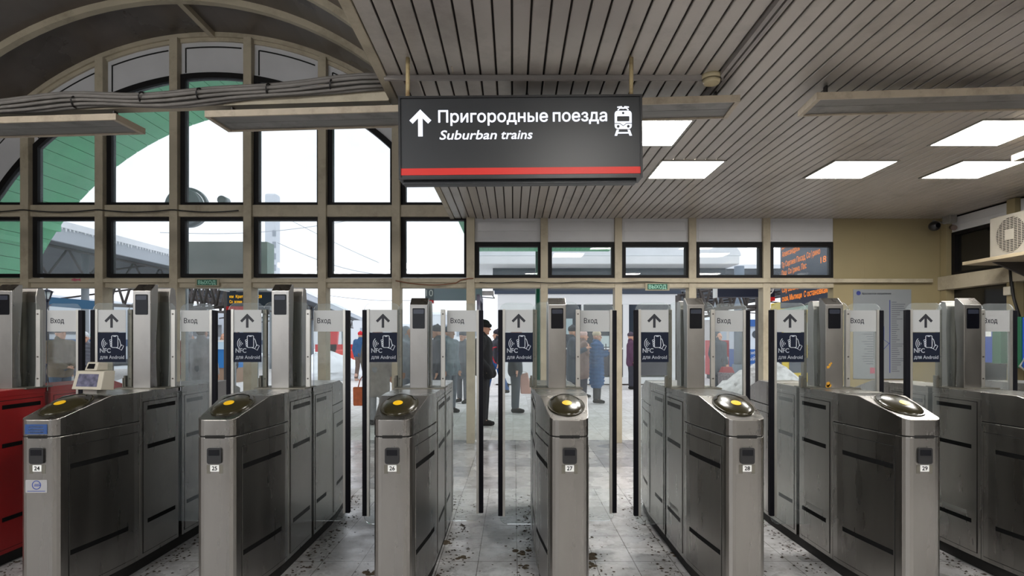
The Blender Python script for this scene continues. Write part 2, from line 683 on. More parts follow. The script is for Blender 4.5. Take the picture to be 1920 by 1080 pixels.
def window(x0, z0, x1, z1, fr=0.06, y=WY + 0.02, mt=FRAME, side=0.0):
    global wn
    root = struct(MB().ring([(x0, z0), (x1, z0), (x1, z1), (x0, z1)],
                            [(x0 + fr + side, z0 + fr * .75), (x1 - fr * .6, z0 + fr * .75), (x1 - fr * .6, z1 - fr), (x0 + fr + side, z1 - fr)], 'y', y - 0.05, y + 0.05)
                  .build('window_%d' % wn, mt))
    MB().box(x0 + fr * .6, y - 0.004, z0 + fr * .5, x1 - fr * .5, y + 0.004, z1 - fr * .6).build('pane', PANE, root)
    wn += 1


for i in range(len(lefts) - 1):
    x0, x1 = lefts[i] + 0.055, lefts[i + 1] - 0.055
    window(x0, wz(520), x1, wz(405), 0.062)
# upper arched row: frame follows the arc of radius RA
RA = 490 / SW


def arcz(x, r):
    if x > wx(752):
        return wz(284) + (r - RA) * .4
    return VZ + math.sqrt(max(r * r - (x - VX) ** 2, 0))


for i in range(len(lefts) - 1):
    x0, x1 = lefts[i] + 0.055, lefts[i + 1] - 0.055
    z0 = wz(387)
    N = 10
    xs = [x0 + (x1 - x0) * k / N for k in range(N + 1)]
    top = [(x, max(arcz(x, RA), z0 + 0.02)) for x in xs]
    fw = 0.065
    xin = [x0 + fw + (x1 - x0 - fw * 1.6) * k / N for k in range(N + 1)]
    inn = [(x, max(arcz(x, RA - 0.075), z0 + 0.06)) for x in xin]
    fb = MB()
    for k in range(N):
        if top[k + 1][1] > z0 + 0.03 or top[k][1] > z0 + 0.03:
            fb.extr([top[k], top[k + 1], inn[k + 1], inn[k]], 'y', WY - 0.03, WY + 0.07)
    fb.extr([(x0, z0), (x0, top[0][1]), inn[0], (xin[0], z0 + 0.05)], 'y', WY - 0.03, WY + 0.07)
    fb.extr([(x1, z0), (x1, top[-1][1]), inn[-1], (xin[-1], z0 + 0.05)], 'y', WY - 0.03, WY + 0.07)
    fb.extr([(x0, z0), (x1, z0), (xin[-1], z0 + 0.05), (xin[0], z0 + 0.05)], 'y', WY - 0.03, WY + 0.07)
    root = struct(fb.build('window_%d' % wn, FRAME)); wn += 1
    pb = MB()
    pb.extr([(x0, z0 + .01), (x1, z0 + .01)] + [(x, max(arcz(x, RA - .03), z0 + .02)) for x in reversed(xs)], 'y', WY + 0.016, WY + 0.024)
    pb.build('pane', PANE, root)
    # white spandrel above the arch of the window, with its inset line
    sb = MB()
    lo = [(x, max(arcz(x, RA), z0)) for x in xs]
    hi = [(x, arcz(x, VR - 0.02)) for x in xs]
    for k in range(N):
        if hi[k][1] > lo[k][1] and hi[k + 1][1] > lo[k + 1][1]:
            sb.extr([lo[k], lo[k + 1], hi[k + 1], hi[k]], 'y', WY, WY + 0.06)
    sp = struct(sb.build('wall_spandrel', PANELW))
    ins = 0.07
    xi = [x0 + ins + (x1 - x0 - 2 * ins) * k / N for k in range(N + 1)]
    hi2 = [(x, arcz(x, VR - 0.13)) for x in xi]
    lo2 = [(x, max(arcz(x, RA + 0.02), z0 + .02)) for x in xi]
    lb = MB()
    for k in range(N):
        if hi2[k][1] > lo2[k][1] + .03 and hi2[k + 1][1] > lo2[k + 1][1] + .03:
            a, b_ = hi2[k], hi2[k + 1]
            lb.extr([a, b_, (b_[0], b_[1] + 0.018), (a[0], a[1] + 0.018)], 'y', WY - 0.006, WY)
    if hi2[0][1] > lo2[0][1] + .03:
        lb.box(xi[0] - 0.018, WY - 0.006, lo2[0][1], xi[0], WY, hi2[0][1] + 0.015)
    if lb.v:
        lb.build('spandrel_groove', SEAM, sp)
for a_, b_ in zip([wx(883) + 0.055] + [r_ + 0.05 for r_ in rights], [r_ - 0.05 for r_ in rights] + [wx(1563) - 0.02]):
    window(a_, wz(522), b_, wz(455), 0.058)
    p = MB().box(a_, WY - 0.02, wz(454), b_, WY + 0.05, ZC)
    p.box(a_ + 0.04, WY - 0.024, wz(450), b_ - 0.04, WY - 0.018, wz(434))
    p.box(a_ + 0.04, WY - 0.024, wz(433), b_ - 0.04, WY - 0.018, wz(416))
    struct(p.build('wall_panel', PANELW, bev=0.002))

# ---- open street door leaf in the bay right of the wide post
dr = struct(MB().ring(rrect(8.4, 0.03, 9.3, 2.06, 0.01), rrect(8.47, 0.12, 9.23, 1.98, 0.01), 'x', wx(895) - 0.02, wx(895) + 0.025)
            .build('door_1', mat('door_frame_paint', (120, 116, 140), rough=0.4)))
MB().box(wx(895) - 0.002, 8.47, 0.12, wx(895) + 0.004, 9.23, 1.98).build('pane', PANE, dr)
cl = MB().box(wx(903), WY + 0.12, wz(552), wx(925), WY + 0.2, wz(544))
cl.tube([(wx(922), WY + .16, wz(551)), (wx(926), WY + .3, wz(556)), (wx(900), WY + .5, wz(552))], 0.008)
cl.build('door_closer', mat('grey_metal', (150, 150, 152), rough=0.4, metal=.5), dr)

# ---- right wall with its posts, dark glass and white panel
DARKG = mat('dark_interior_glass', (22, 22, 21), rough=0.08, spec=0.6)
rx = XR
b = MB().box(rx + 0.015, YB - .2, 0, rx + 0.25, WY + .1, ZC + .016)
struct(b.build('wall_right', DARKG))
for i, y in enumerate((8.13, 7.03, 5.9, 4.8, 3.7)):
    struct(MB().box(rx - 0.09, y - 0.06, 0, rx + 0.02, y + 0.06, ZC - .01).build('trim_%d' % ti, BEIGEWALL, bev=0.004)); ti += 1
struct(MB().box(rx - 0.12, 2.0, wz(545), rx + 0.02, WY - .02, wz(520)).build('trim_%d' % ti, BEIGE, bev=0.006)); ti += 1
for y0, y1 in ((7.1, 8.05), (5.97, 6.96), (4.87, 5.83)):
    p = MB().box(rx - 0.03, y0, wz(440), rx + 0.02, y1, wz(414))
    p.box(rx - 0.034, y0 + .03, wz(428), rx - 0.028, y1 - .03, wz(427))
    struct(p.build('wall_panel', PANELW))
struct(MB().ring([(7.09, wz(518)), (8.06, wz(518)), (8.06, wz(441)), (7.09, wz(441))], [(7.15, wz(514)), (8.0, wz(514)), (8.0, wz(446)), (7.15, wz(446))], 'x', rx - 0.03, rx + 0.02)
       .build('window_%d' % wn, FRAME)); wn += 1
struct(MB().box(rx - 0.05, 2.0, 0, rx + .02, WY, 0.35).build('baseboard_right', BEIGE))

# ================================================================== ticket gates
GY = 4.05                                        # depth of the middle of every gate
GX0 = 0.287                                      # centre of gate 27
PITCH = 0.9
WB = [(-1.03, .1), (-.985, .1), (-.68, .135), (-.5, .15), (.5, .15), (.68, .135), (.985, .1), (1.03, .1)]


def halfw(y):
    for (a, wa), (b, wb_) in zip(WB, WB[1:]):
        if a <= y <= b:
            return wa + (wb_ - wa) * (y - a) / (b - a)
    return .1


def plan(y0, y1, inset=0.0):
    """plan outline of a gate between two stations, ends rounded at the very front and back"""
    right = []
    if y0 <= -1.02:
        for t in (0, 22, 45, 67, 90):
            right.append((.055 + .045 * math.sin(R(t)), -1.03 + .045 * (1 - math.cos(R(t)))))
    else:
        right.append((halfw(y0), y0))
    right += [(wv, yv) for yv, wv in WB if y0 + .01 < yv < y1 - .01 and abs(yv) < .98]
    if y1 >= 1.02:
        for t in (90, 67, 45, 22, 0):
            right.append((.055 + .045 * math.sin(R(t)), 1.03 - .045 * (1 - math.cos(R(t)))))
    else:
        right.append((halfw(y1), y1))
    right = [(x - inset, y) for x, y in right]
    return right + [(-x, y) for x, y in reversed(right)]


def topz(y):
    a = abs(y)
    return 1.085 if a <= .68 else 1.085 - (a - .68) / .35 * .091


def plan_prism(mb, poly, z0, zt):
    n = len(poly)
    v = [(x, y, z0) for x, y in poly] + [(x, y, zt(y) if callable(zt) else zt) for x, y in poly]
    mb.add(v, [(i, (i + 1) % n, n + (i + 1) % n, n + i) for i in range(n)])
    o = len(mb.v) - 2 * n
    mb.f.append(tuple(o + i for i in range(n))[::-1]); mb.s.append(False)
    # top in strips between mirrored stations, so that the slope and the flat stay planar
    h = n // 2
    for i in range(h - 1):
        mb.f.append((o + n + i, o + n + i + 1, o + n + n - 2 - i, o + n + n - 1 - i)); mb.s.append(False)
    return mb


def side_strip(mb, y0, y1, z0, z1, off, th, side, zfun=None):
    ys = sorted([y0, y1] + [y for y, _ in WB if y0 < y < y1])
    for a, b in zip(ys, ys[1:]):
        xa, xb = halfw(a) + off, halfw(b) + off
        v = []
        for z in (0, 1):
            for yy, xx in ((a, xa), (b, xb)):
                for e in (0, th):
                    zz = (z0, z1)[z]
                    if zfun and z:
                        zz = zfun(yy)
                    v.append((side * (xx + e), yy, zz))
        mb.hexa([v[0], v[1], v[2], v[3], v[4], v[5], v[6], v[7]])
    return mb


GM = {}


def cached(key, fn):
    if key not in GM:
        GM[key] = fn()
    return GM[key]


def front_module(m, flip):
    def f():
        mb = MB()
        p = plan(-1.03, -.443)
        plan_prism(mb, p, .07, .905)
        plan_prism(mb, p, .912, topz)
        if flip:
            mb.v = [(-x, -y, z) for x, y, z in mb.v]
        return mb.mesh('cabinet', m)
    return f


def mid_module(m, flip):
    def f():
        mb = MB()
        plan_prism(mb, plan(-.439, -.022), .07, 1.043)
        plan_prism(mb, plan(-.439, -.022), 1.047, 1.085)
        plan_prism(mb, plan(-.435, -.026, .004), 1.04, 1.05)
        if flip:
            mb.v = [(-x, -y, z) for x, y, z in mb.v]
        return mb.mesh('cabinet', m)
    return f


def side_door(m, y0, y1, z0, z1):
    def f():
        mb = MB()
        for sd in (-1, 1):
            side_strip(mb, y0, y1, z0, z1, 0.0, .0035, sd)
        return mb.mesh('side_door', m)
    return f


def door_outline(y0, y1, z0, z1):
    def f():
        mb = MB()
        for sd in (-1, 1):
            side_strip(mb, y0 - .004, y1 + .004, z0 - .004, z1 + .004, 0.0, .0012, sd)
        return mb.mesh('door_gap', SEAM)
    return f


def strip_mesh(m, y0, y1, z, side, hgt=.026):
    def f():
        return side_strip(MB(), y0, y1, z - hgt / 2, z + hgt / 2, .0035, .0012, side).mesh('tape_strip', m)
    return f


def reader_dome_mesh():
    mb = MB()
    # a low dome lying on the sloping plate: built flat, then tilted
    mb.ell((0, 0, 0), .094, .152, .034, 28, 8, z0=0.0)
    rimv = [(0.1 * math.cos(t), .158 * math.sin(t)) for t in [2 * math.pi * k / 32 for k in range(32)]]
    mb.extr(rimv, 'z', -.012, .006)
    return mb


SL = math.atan2(.091, .35)


def tilt(mb, yc, lift=0.0):
    c, s_ = math.cos(SL), math.sin(SL)
    zc = topz(yc)
    mb.v = [(x, yc + y * c - z * s_, zc + lift + y * s_ + z * c) for x, y, z in mb.v]
    return mb


def dome():
    return tilt(reader_dome_mesh(), -.83).mesh('card_reader', DOME)


def dome_spot():
    mb = MB()
    for k in range(12):
        pass
    r = [(0.026 * math.cos(t), .03 * math.sin(t)) for t in [2 * math.pi * k / 20 for k in range(20)]]
    v = []
    for x, y in r:
        yy = y - .045
        v.append((x, yy, .034 * math.sqrt(max(0, 1 - (x / .094) ** 2 - (yy / .152) ** 2)) + .0015))
    v.append((0, -.045, .034 * math.sqrt(1 - (.045 / .152) ** 2) + .003))
    mb.add(v, [(i, (i + 1) % 20, 20) for i in range(20)], True)
    return tilt(mb, -.83).mesh('reader_spot', YELLOW)


def dome_band():
    mb = MB()
    mb.arc(0, 0, 1, 1.0001, 0, .1, 0, .001, 1)
    mb.v, mb.f, mb.s = [], [], []
    n = 28
    v = []
    for k in range(n + 1):
        t = R(20) + R(140) * k / n
        for e in (.80, .97):
            x, y = .094 * e * math.cos(t), .152 * e * math.sin(t)
            v.append((x, y, .034 * math.sqrt(max(0, 1 - e * e)) + .004))
    mb.add(v, [(2 * k, 2 * k + 1, 2 * k + 3, 2 * k + 2) for k in range(n)], True)
    return tilt(mb, -.83).mesh('reader_band', BLACKP)


def slot_mesh():
    mb = MB()
    mb.extr(rrect(-.036, .772, .036, .854, .012), 'y', -1.040, -1.025)
    return mb.mesh('ticket_slot', BLACKP)


def slot_screen():
    return MB().box(-.027, -1.042, .815, .027, -1.0395, .844).mesh('slot_window', SCREEN)


def slot_ghost():
    mb = MB()
    for sx in (-1, 1):
        mb.box(sx * .022, -1.031, .722, sx * .041, -1.0295, .766)
    return mb.mesh('glue_mark', STEEL_DARK)


def plate_mesh():
    return MB().box(-.022, -1.0335, .733, .022, -1.029, .766).mesh('number_plate', WHITE)


def pillar_mesh(zf, zt):
    def f():
        # side profile with a sloping brow and a hollow back edge
        prof = [(-.183, 1.085), (-.183, zf), (-.125, zt), (-.098, zt), (-.100, zt - .12), (-.118, 1.40), (-.116, 1.2), (-.105, 1.085)]
        return MB().extr(prof, 'x', -.0575, .0575).mesh('screen_pillar', STEEL)
    return f


def pillar_screen(zc):
    def f():
        return MB().extr(rrect(-.04, zc - .066, .04, zc + .066, .006), 'y', -.1865, -.182).mesh('pillar_screen', SCREEN)
    return f


def pillar_lens(zc):
    def f():
        return MB().extr(rrect(-.034, zc + .03, .034, zc + .058, .006), 'y', -.1885, -.186).mesh('pillar_lens', mat('grey_lens', (46, 50, 62), rough=.1)).copy()
    return f


def rear_pillar_mesh(zt, hw):
    def f():
        prof = [(.055, 1.085), (.06, zt - .09), (.045, zt - .01), (.02, zt), (-.015, zt - .005), (-.03, zt - .06), (-.02, 1.45), (-.028, 1.2), (-.035, 1.085)]
        mb = MB().extr(prof, 'x', -hw, hw)
        return mb.mesh('rear_pillar', STEEL)
    return f


def core_mesh(zt):
    def f():
        return MB().box(-.03, -.10, 1.085, .03, -.02, zt - .05).mesh('pillar_core', STEEL_DARK)
    return f


def fixed_glass():
    mb = MB()
    mb.extr(rrect(-.155, 1.085, .155, 1.655, .055, (0, 0, 1, 1)), 'y', -.074, -.066)
    return mb.mesh('fixed_glass', LEAFGLASS)


def clamp(side):
    def f():
        a, b = (.131, .160) if side > 0 else (-.157, -.128)
        mb = MB().box(a, -.084, 1.086, b, -.058, 1.605)
        return mb.mesh('glass_clamp', STEEL_LIGHT if side > 0 else STEEL_DARK)
    return f


def bolts(side, z):
    def f():
        x = .1455 if side > 0 else -.1425
        mb = MB()
        if True:
            mb.cyl((x, -.0875, z), (x, -.083, z), .0055, n=10)
        return mb.mesh('clamp_bolt', mat('bolt_head', (92, 88, 84), rough=.5, metal=.6))
    return f


LY = {-1: -.096, 1: -.026}                      # planes of the two leaves


def leaf_glass(side, m):
    def f():
        o, i = (.388, .1) if side < 0 else (.408, .1)
        xs = (-o + .012, -i) if side < 0 else (i, o - .012)
        cs = (1, 0, 1, 1) if side < 0 else (0, 1, 1, 1)
        # right top corner of the left leaf is rounded as well (seen above the posters)
        mb = MB()
        x0, x1 = xs
        if side < 0:
            p = rrect(x0, .18, -.140, 1.648, .05, (1, 0, 1, 1))
            mb.extr(p, 'y', LY[side] - .004, LY[side] + .004)
            mb.box(-.140, LY[side] - .004, .18, -.1, LY[side] + .004, 1.06)
        else:
            p = rrect(.165, .18, x1, 1.648, .05, (0, 1, 1, 1))
            mb.extr(p, 'y', LY[side] - .004, LY[side] + .004)
            mb.box(.1, LY[side] - .004, .18, .165, LY[side] + .004, 1.06)
        return mb.mesh('gate_leaf', m)
    return f


def leaf_rubber(side):
    def f():
        o = .386 if side < 0 else .412
        x0, x1 = sorted((side * o, side * (o - .03)))
        mb = MB().extr([(x0, LY[side] - .016), (x1, LY[side] - .016), (x1, LY[side] + .016), (x0, LY[side] + .016)], 'z', .235, 1.602)
        return mb.mesh('rubber_edge', RUBBER)
    return f


def leaf_strip(side):
    def f():
        o = .356 if side < 0 else .382
        x0, x1 = sorted((side * o, side * (o - .016)))
        return MB().box(x0, LY[side] - .012, .232, x1, LY[side] + .012, 1.606).mesh('edge_strip', STEEL_LIGHT)
    return f


def nfc_grey():
    y = LY[-1]
    return MB().box(-.345, y - .006, 1.455, -.156, y - .0042, 1.602).mesh('arrow_poster', POSTER)


def nfc_navy():
    y = LY[-1]
    return MB().box(-.345, y - .006, 1.255, -.156, y - .0042, 1.4515).mesh('phone_poster', NAVY)


def arrow_poly(cx, z0, z1, wd, t):
    """upward arrow with a chevron head"""
    a = wd / 2
    q = t / 1.414
    v = z1 - t * 1.414 - t / 2
    return [(cx - t / 2, z0), (cx + t / 2, z0), (cx + t / 2, v), (cx + a - q, z1 - a - q), (cx + a, z1 - a), (cx, z1),
            (cx - a, z1 - a), (cx - a + q, z1 - a - q), (cx - t / 2, v)]


def arrow_mesh():
    y = LY[-1] - .006
    return MB().extr(arrow_poly(-.25, 1.483, 1.577, .094, .0168), 'y', y - .0008, y).mesh('arrow_mark', INK)


def phone_icon():
    mb = MB()
    y = LY[-1] - .006
    wd = .0036
    for r in (.012, .023, .034, .045):
        c = (-.268, 1.378)
        hgt = R(16 + r * 700)
        pts = [(c[0] - r * 1.0 * math.cos(a) - .002, c[1] + r * 1.0 * math.sin(a)) for a in [-hgt + 2 * hgt * k / 8 for k in range(9)]]
        mb.stroke(pts, wd, y)
    ph = rrect(-.250, 1.352, -.208, 1.431, .008, n=4)
    mb.stroke(ph, wd, y, closed=True)
    mb.stroke([(-.238, 1.4255), (-.221, 1.4255)], .004, y)
    for k, z in enumerate((1.398, 1.385, 1.373, 1.362)):
        w_ = (.016, .013, .012, .010)[k]
        fp = rrect(-.250 - w_ + .003, z - .0055, -.248, z + .0055, .005, n=3)
        mb.stroke(fp, wd * .85, y, closed=True)
    mb.stroke([(-.206, 1.412), (-.198, 1.405), (-.193, 1.388), (-.190, 1.373), (-.184, 1.362)], wd, y)
    mb.stroke([(-.208, 1.362), (-.207, 1.39)], wd, y)
    mb.stroke([(-.222, 1.352), (-.206, 1.347), (-.199, 1.346)], wd, y)
    mb.stroke([(-.186, 1.372), (-.170, 1.362), (-.184, 1.334), (-.200, 1.343)], wd, y, closed=True)
    return mb.mesh('phone_symbol', PALEINK)


def entry_poster():
    y = LY[1]
    return MB().box(.168, y - .006, 1.459, .372, y - .0042, 1.602).mesh('entry_poster', POSTER)


TX_NFC = lambda: text_mesh('nfc_lettering', 'NFC', .030, PALEINK, bold=.018, width=.070)
TX_AND = lambda: text_mesh('phone_lettering', 'для Android', .0235, PALEINK, bold=.014, width=.160)
TX_ENT = lambda: text_mesh('entry_lettering', 'Вход', .034, INK, bold=.012, width=.090)


def gate(k, label, tall=False, red=False, number=True, fogL=False, fogR=False, worn=False):
    X = GX0 + PITCH * (k - 27)
    g = thing('ticket_gate', label, 'ticket gate', (X, GY, 0), group='row of ticket gates')
    m = RED if red else STEEL
    mn = m.name
    def put(name, key, fn, parent=g, loc=(0, 0, 0), bev=0.0):
        return link(name, cached(key, fn), parent, loc, bev)
    put('front_cabinet', ('fm', mn), front_module(m, False), bev=.0025)
    def seam_(flip):
        def f():
            mb = plan_prism(MB(), plan(-1.03, -.443, .005), .9, .916)
            if flip:
                mb.v = [(-x, -y, z) for x, y, z in mb.v]
            return mb.mesh('head_gap', SEAM)
        return f
    put('head_gap', 'hg', seam_(False))
    put('head_gap', 'hgf', seam_(True))
    put('middle_cabinet', ('mm', mn), mid_module(m, False), bev=.002)
    put('middle_cabinet', ('mmf', mn), mid_module(m, True), bev=.002)
    put('rear_cabinet', ('fmf', mn), front_module(m, True), bev=.0025)
    def pl():
        mb = MB()
        plan_prism(mb, plan(-1.0, 1.0, .018), 0, .075)
        return mb.mesh('plinth', PLINTH)
    put('plinth', 'plinth', pl)
    for (y0, y1, z0, z1) in ((-.955, -.465, .1, .845), (-.41, -.05, .1, 1.02), (.05, .41, .1, 1.02), (.465, .955, .1, .845)):
        d = put('side_door', ('sd', mn, y0), side_door(m, y0, y1, z0, z1))
        put('door_gap', ('dg', y0), door_outline(y0, y1, z0, z1), d)
    tp = TAPE
    for sd in (-1, 1):
        for y0, y1, zs, mm_ in ((-.95, -.55, (.742, .292), TAPE), (-.37, -.07, (.983, .743, .285), TAPE if not worn else TAPE_WORN),
                                (.07, .28, (.983, .743, .285), TAPE_WORN), (.55, .8, (.742, .292), TAPE_WORN)):
            for z in zs:
                put('tape_strip', ('ts', sd, y0, z, mm_.name), strip_mesh(mm_, y0, y1, z, sd))
    if k >= 23:
        dm = put('card_reader', 'dome', dome)
        put('reader_spot', 'spot', dome_spot, dm)
        put('reader_band', 'band', dome_band, dm)
    sl = put('ticket_slot', 'slot', slot_mesh)
    put('slot_window', 'slotw', slot_screen, sl)
    put('glue_mark', 'glue', slot_ghost)
    if number:
        npl = put('number_plate', 'plate', plate_mesh)
        link('number_lettering', text_mesh('number_lettering', str(k), .021, INK, align='CENTER', bold=.02), npl, (0, -1.0336, .7395))
    zf, zt = (1.722, 1.768) if tall else (1.632, 1.678)
    ps = put('screen_pillar', ('pil', tall), pillar_mesh(zf, zt), bev=.003)
    zc = zf - .09
    put('pillar_screen', ('pils', tall), pillar_screen(zc), ps)
    put('pillar_lens', ('pill', tall), pillar_lens(zc), ps)
    put('rear_pillar', ('rp', tall), rear_pillar_mesh(zt - .01, .09 if tall else .0575), bev=.003)
    put('pillar_core', ('core', tall), core_mesh(zt))
    fg = put('fixed_glass', 'fg', fixed_glass)
    for sd in (-1, 1):
        c = put('glass_clamp', ('cl', sd), clamp(sd), bev=.002)
        for bz in (1.575, 1.29, 1.145):
            put('clamp_bolt', ('bo', sd, bz), bolts(sd, bz), c)
    put('hinge_bracket', 'hb', lambda: MB().box(-.172, -.10, 1.088, -.160, -.06, 1.165).box(-.178, -.104, 1.088, -.172, -.096, 1.15).mesh('hinge_bracket', STEEL_DARK))
    put('base_frame', 'bf', lambda: MB().box(-.165, -.2, 1.083, .165, .02, 1.091).mesh('base_frame', STEEL_DARK))
    for sd in (-1, 1):
        fog = fogL if sd < 0 else fogR
        gm = FOGGLASS if fog else LEAFGLASS
        lf = put('gate_leaf', ('lg', sd, gm.name), leaf_glass(sd, gm))
        put('rubber_edge', ('lr', sd), leaf_rubber(sd), lf, bev=.004)
        put('edge_strip', ('lst', sd), leaf_strip(sd), lf)
        if sd < 0:
            put('arrow_poster', 'ng', nfc_grey, lf)
            put('phone_poster', 'nn', nfc_navy, lf)
            put('arrow_mark', 'am', arrow_mesh, lf)
            put('phone_symbol', 'pi', phone_icon, lf)
            link('nfc_lettering', TX_NFC(), lf, (-.327, LY[-1] - .006, 1.318))
            link('phone_lettering', TX_AND(), lf, (-.327, LY[-1] - .006, 1.277))
        else:
            put('entry_poster', 'ep', entry_poster, lf)
            link('entry_lettering', TX_ENT(), lf, (.192, LY[1] - .006, 1.516))
    return g


gate(23, 'red painted ticket gate cut off by the photo edge', tall=True, red=True, number=False)
g24 = gate(24, 'steel ticket gate numbered 24 with blue sticker on its front', tall=True, fogR=True)
gate(25, 'steel ticket gate numbered 25 with a tall screen pillar', tall=True, worn=True)
gate(26, 'steel ticket gate numbered 26 with scratched lower screen pillar', worn=True)
gate(27, 'steel ticket gate numbered 27 under the hanging sign, seen almost end-on')
gate(28, 'steel ticket gate numbered 28, showing its left flank', worn=True)
gate(29, 'steel ticket gate numbered 29 with orange stains on its pillar')
gate(30, 'ticket gate right of number 29, its front outside the picture', number=False)
gate(31, 'ticket gate mostly outside the right edge, only its far end visible', number=False)

# small extras on the gates (parts)
g26 = next(o for o in bpy.data.objects if o.get('label', '').startswith('steel ticket gate numbered 29'))
st = MB()
for (x, z, rr) in ((-.03, 1.24, .010), (-.04, 1.225, .012), (-.02, 1.25, .007), (-.038, 1.115, .016), (-.03, 1.105, .012), (-.045, 1.098, .012)):
    pts = [(x + rr * random.uniform(.6, 1.2) * math.cos(t), z + rr * random.uniform(.6, 1.4) * math.sin(t)) for t in [2 * math.pi * i / 9 for i in range(9)]]
    st.extr(pts, 'y', -.1842, -.183)
st.build('orange_stain', mat('orange_stain_paint', (206, 150, 40), rough=.7), g26)
for gk, nm in ((28, 'numbered 28'), (29, 'numbered 29'), (30, 'right of number 29')):
    gg = next(o for o in bpy.data.objects if nm in o.get('label', ''))
    side_strip(MB(), -.33, -.12, .318, .338, .0038, .001, -1).build('pale_sticker', mat('worn_sticker', (150, 150, 146), rough=.6), gg)
sk = MB().box(-.062, -1.0325, .922, .050, -1.0295, .972).build('blue_sticker', mat('blue_sticker', (32, 66, 120), rough=.5), g24)
for i, t in enumerate(('Для билетов', 'с мобильным', 'приложением')):
    link('sticker_lettering', text_mesh('sticker_lettering', t, .0085, PALEINK, align='CENTER', bold=.01), sk, (-.006, -1.0326, .956 - i * .0135))
lg = MB().extr(rrect(-.06, .625, .05, .69, .004), 'y', -1.0315, -1.0295).build('logo_sticker', mat('grey_sticker', (150, 150, 152), rough=.6), g24)
mk = MB().stroke([(-.004 + .021 * math.cos(t), .664 + .021 * math.sin(t)) for t in [2 * math.pi * i / 24 for i in range(24)]], .004, -1.0315, closed=True)
mk.stroke([(-.016, .660), (.008, .660), (.016, .664)], .004, -1.0315)
mk.stroke([(-.014, .667), (.004, .667), (.012, .670)], .0035, -1.0315)
mk.stroke([(-.05, .633), (.04, .633)], .003, -1.0315)
mk.build('logo_mark', mat('blue_ink', (34, 60, 140), rough=.6), lg)

# ---- small screen terminal standing on gate 24
tx, ty = g24.location.x - .005, 3.44
t = thing('screen_terminal', 'small grey box with a tilted screen and a little camera head, on gate 24', 'terminal', (tx, ty, 1.088), rz=R(-14))
BOXG = mat('terminal_grey', (176, 170, 156), rough=.5)
MB().box(-.05, -.03, 0, .05, .03, .03).build('foot', STEEL_LIGHT, t)
tb = MB().hexa([(-.105, -.055, .03), (.105, -.055, .03), (-.105, .03, .022), (.105, .03, .022),
                (-.098, -.028, .135), (.098, -.028, .135), (-.098, .045, .135), (.098, .045, .135)]).build('screen_box', BOXG, t, bev=.004)
MB().hexa([(-.075, -.0525, .047), (.072, -.0525, .047), (-.075, -.048, .047), (.072, -.048, .047),
           (-.072, -.0345, .118), (.068, -.0345, .118), (-.072, -.03, .118), (.068, -.03, .118)]).build('screen_glass', mat('dim_lcd', (92, 92, 112), rough=.2, var=.5, scale=30), tb)
hd = MB().hexa([(-.04, -.03, .138), (.045, -.03, .138), (-.04, .045, .138), (.045, .045, .138),
                (-.036, -.012, .186), (.041, -.012, .186), (-.036, .05, .18), (.041, .05, .18)]).build('camera_head', BOXG, t, bev=.004)
MB().hexa([(-.024, -.0295, .148), (.026, -.0295, .148), (-.024, -.02, .148), (.026, -.02, .148),
           (-.022, -.0175, .176), (.024, -.0175, .176), (-.022, -.01, .176), (.024, -.01, .176)]).build('camera_window', SCREEN, hd)

# ================================================================== hanging sign
sd_ = 3.50
sx0, sx1 = (748 - PX) * sd_ / F, (1205 - PX) * sd_ / F
sz0, sz1 = H + (PY - 335) * sd_ / F, H + (PY - 179) * sd_ / F
sgn = thing('hanging_sign', 'dark hanging direction sign with lit white lettering and a red stripe', 'sign', ((sx0 + sx1) / 2, sd_, sz0))
sgn.rotation_euler = (0, R(-.5), 0)
hw, hh = (sx1 - sx0) / 2, sz1 - sz0
MB().box(-hw, 0.004, 0, hw, .125, hh).build('sign_box', SIGN, sgn, bev=.004)
MB().ring([(-hw, 0), (hw, 0), (hw, hh), (-hw, hh)], [(-hw + .012, .012), (hw - .012, .012), (hw - .012, hh - .012), (-hw + .012, hh - .012)], 'y', -.006, .01).build('sign_frame', BLACKP, sgn)
MB().box(-hw + .012, .001, .026, hw - .012, .0035, .066).build('red_stripe', SIGNR, sgn)
def sxy(px, py):
    return ((px - 976.5) * sd_ / F, (335 - py) * sd_ / F)
u = sd_ / F
for wd_, x0_, wpx, base, cap_, shr in (('Пригородные', 823, 205, 228, 22.5, 0), ('поезда', 1038, 101, 228, 22.5, 0), ('Suburban', 825, 107, 260, 17.5, .2), ('trains', 941, 58, 260, 17.5, .2)):
    link('sign_lettering', text_mesh('sign_lettering', wd_, cap_ * u, SIGNW, bold=.016, shear=shr, width=wpx * u), sgn, (sxy(x0_, 0)[0], .002, sxy(0, base)[1]))
ax, az0 = sxy(789, 254)
az1 = sxy(789, 203.5)[1]
MB().extr(arrow_poly(ax, az0, az1, 41 * u, 8.6 * u), 'y', .0005, .002).build('arrow_symbol', SIGNW, sgn)
tm = MB()
tcx, tcz = sxy(1169.5, 222)
def tp_(dx, dz):
    return (tcx + dx * u, tcz + dz * u)
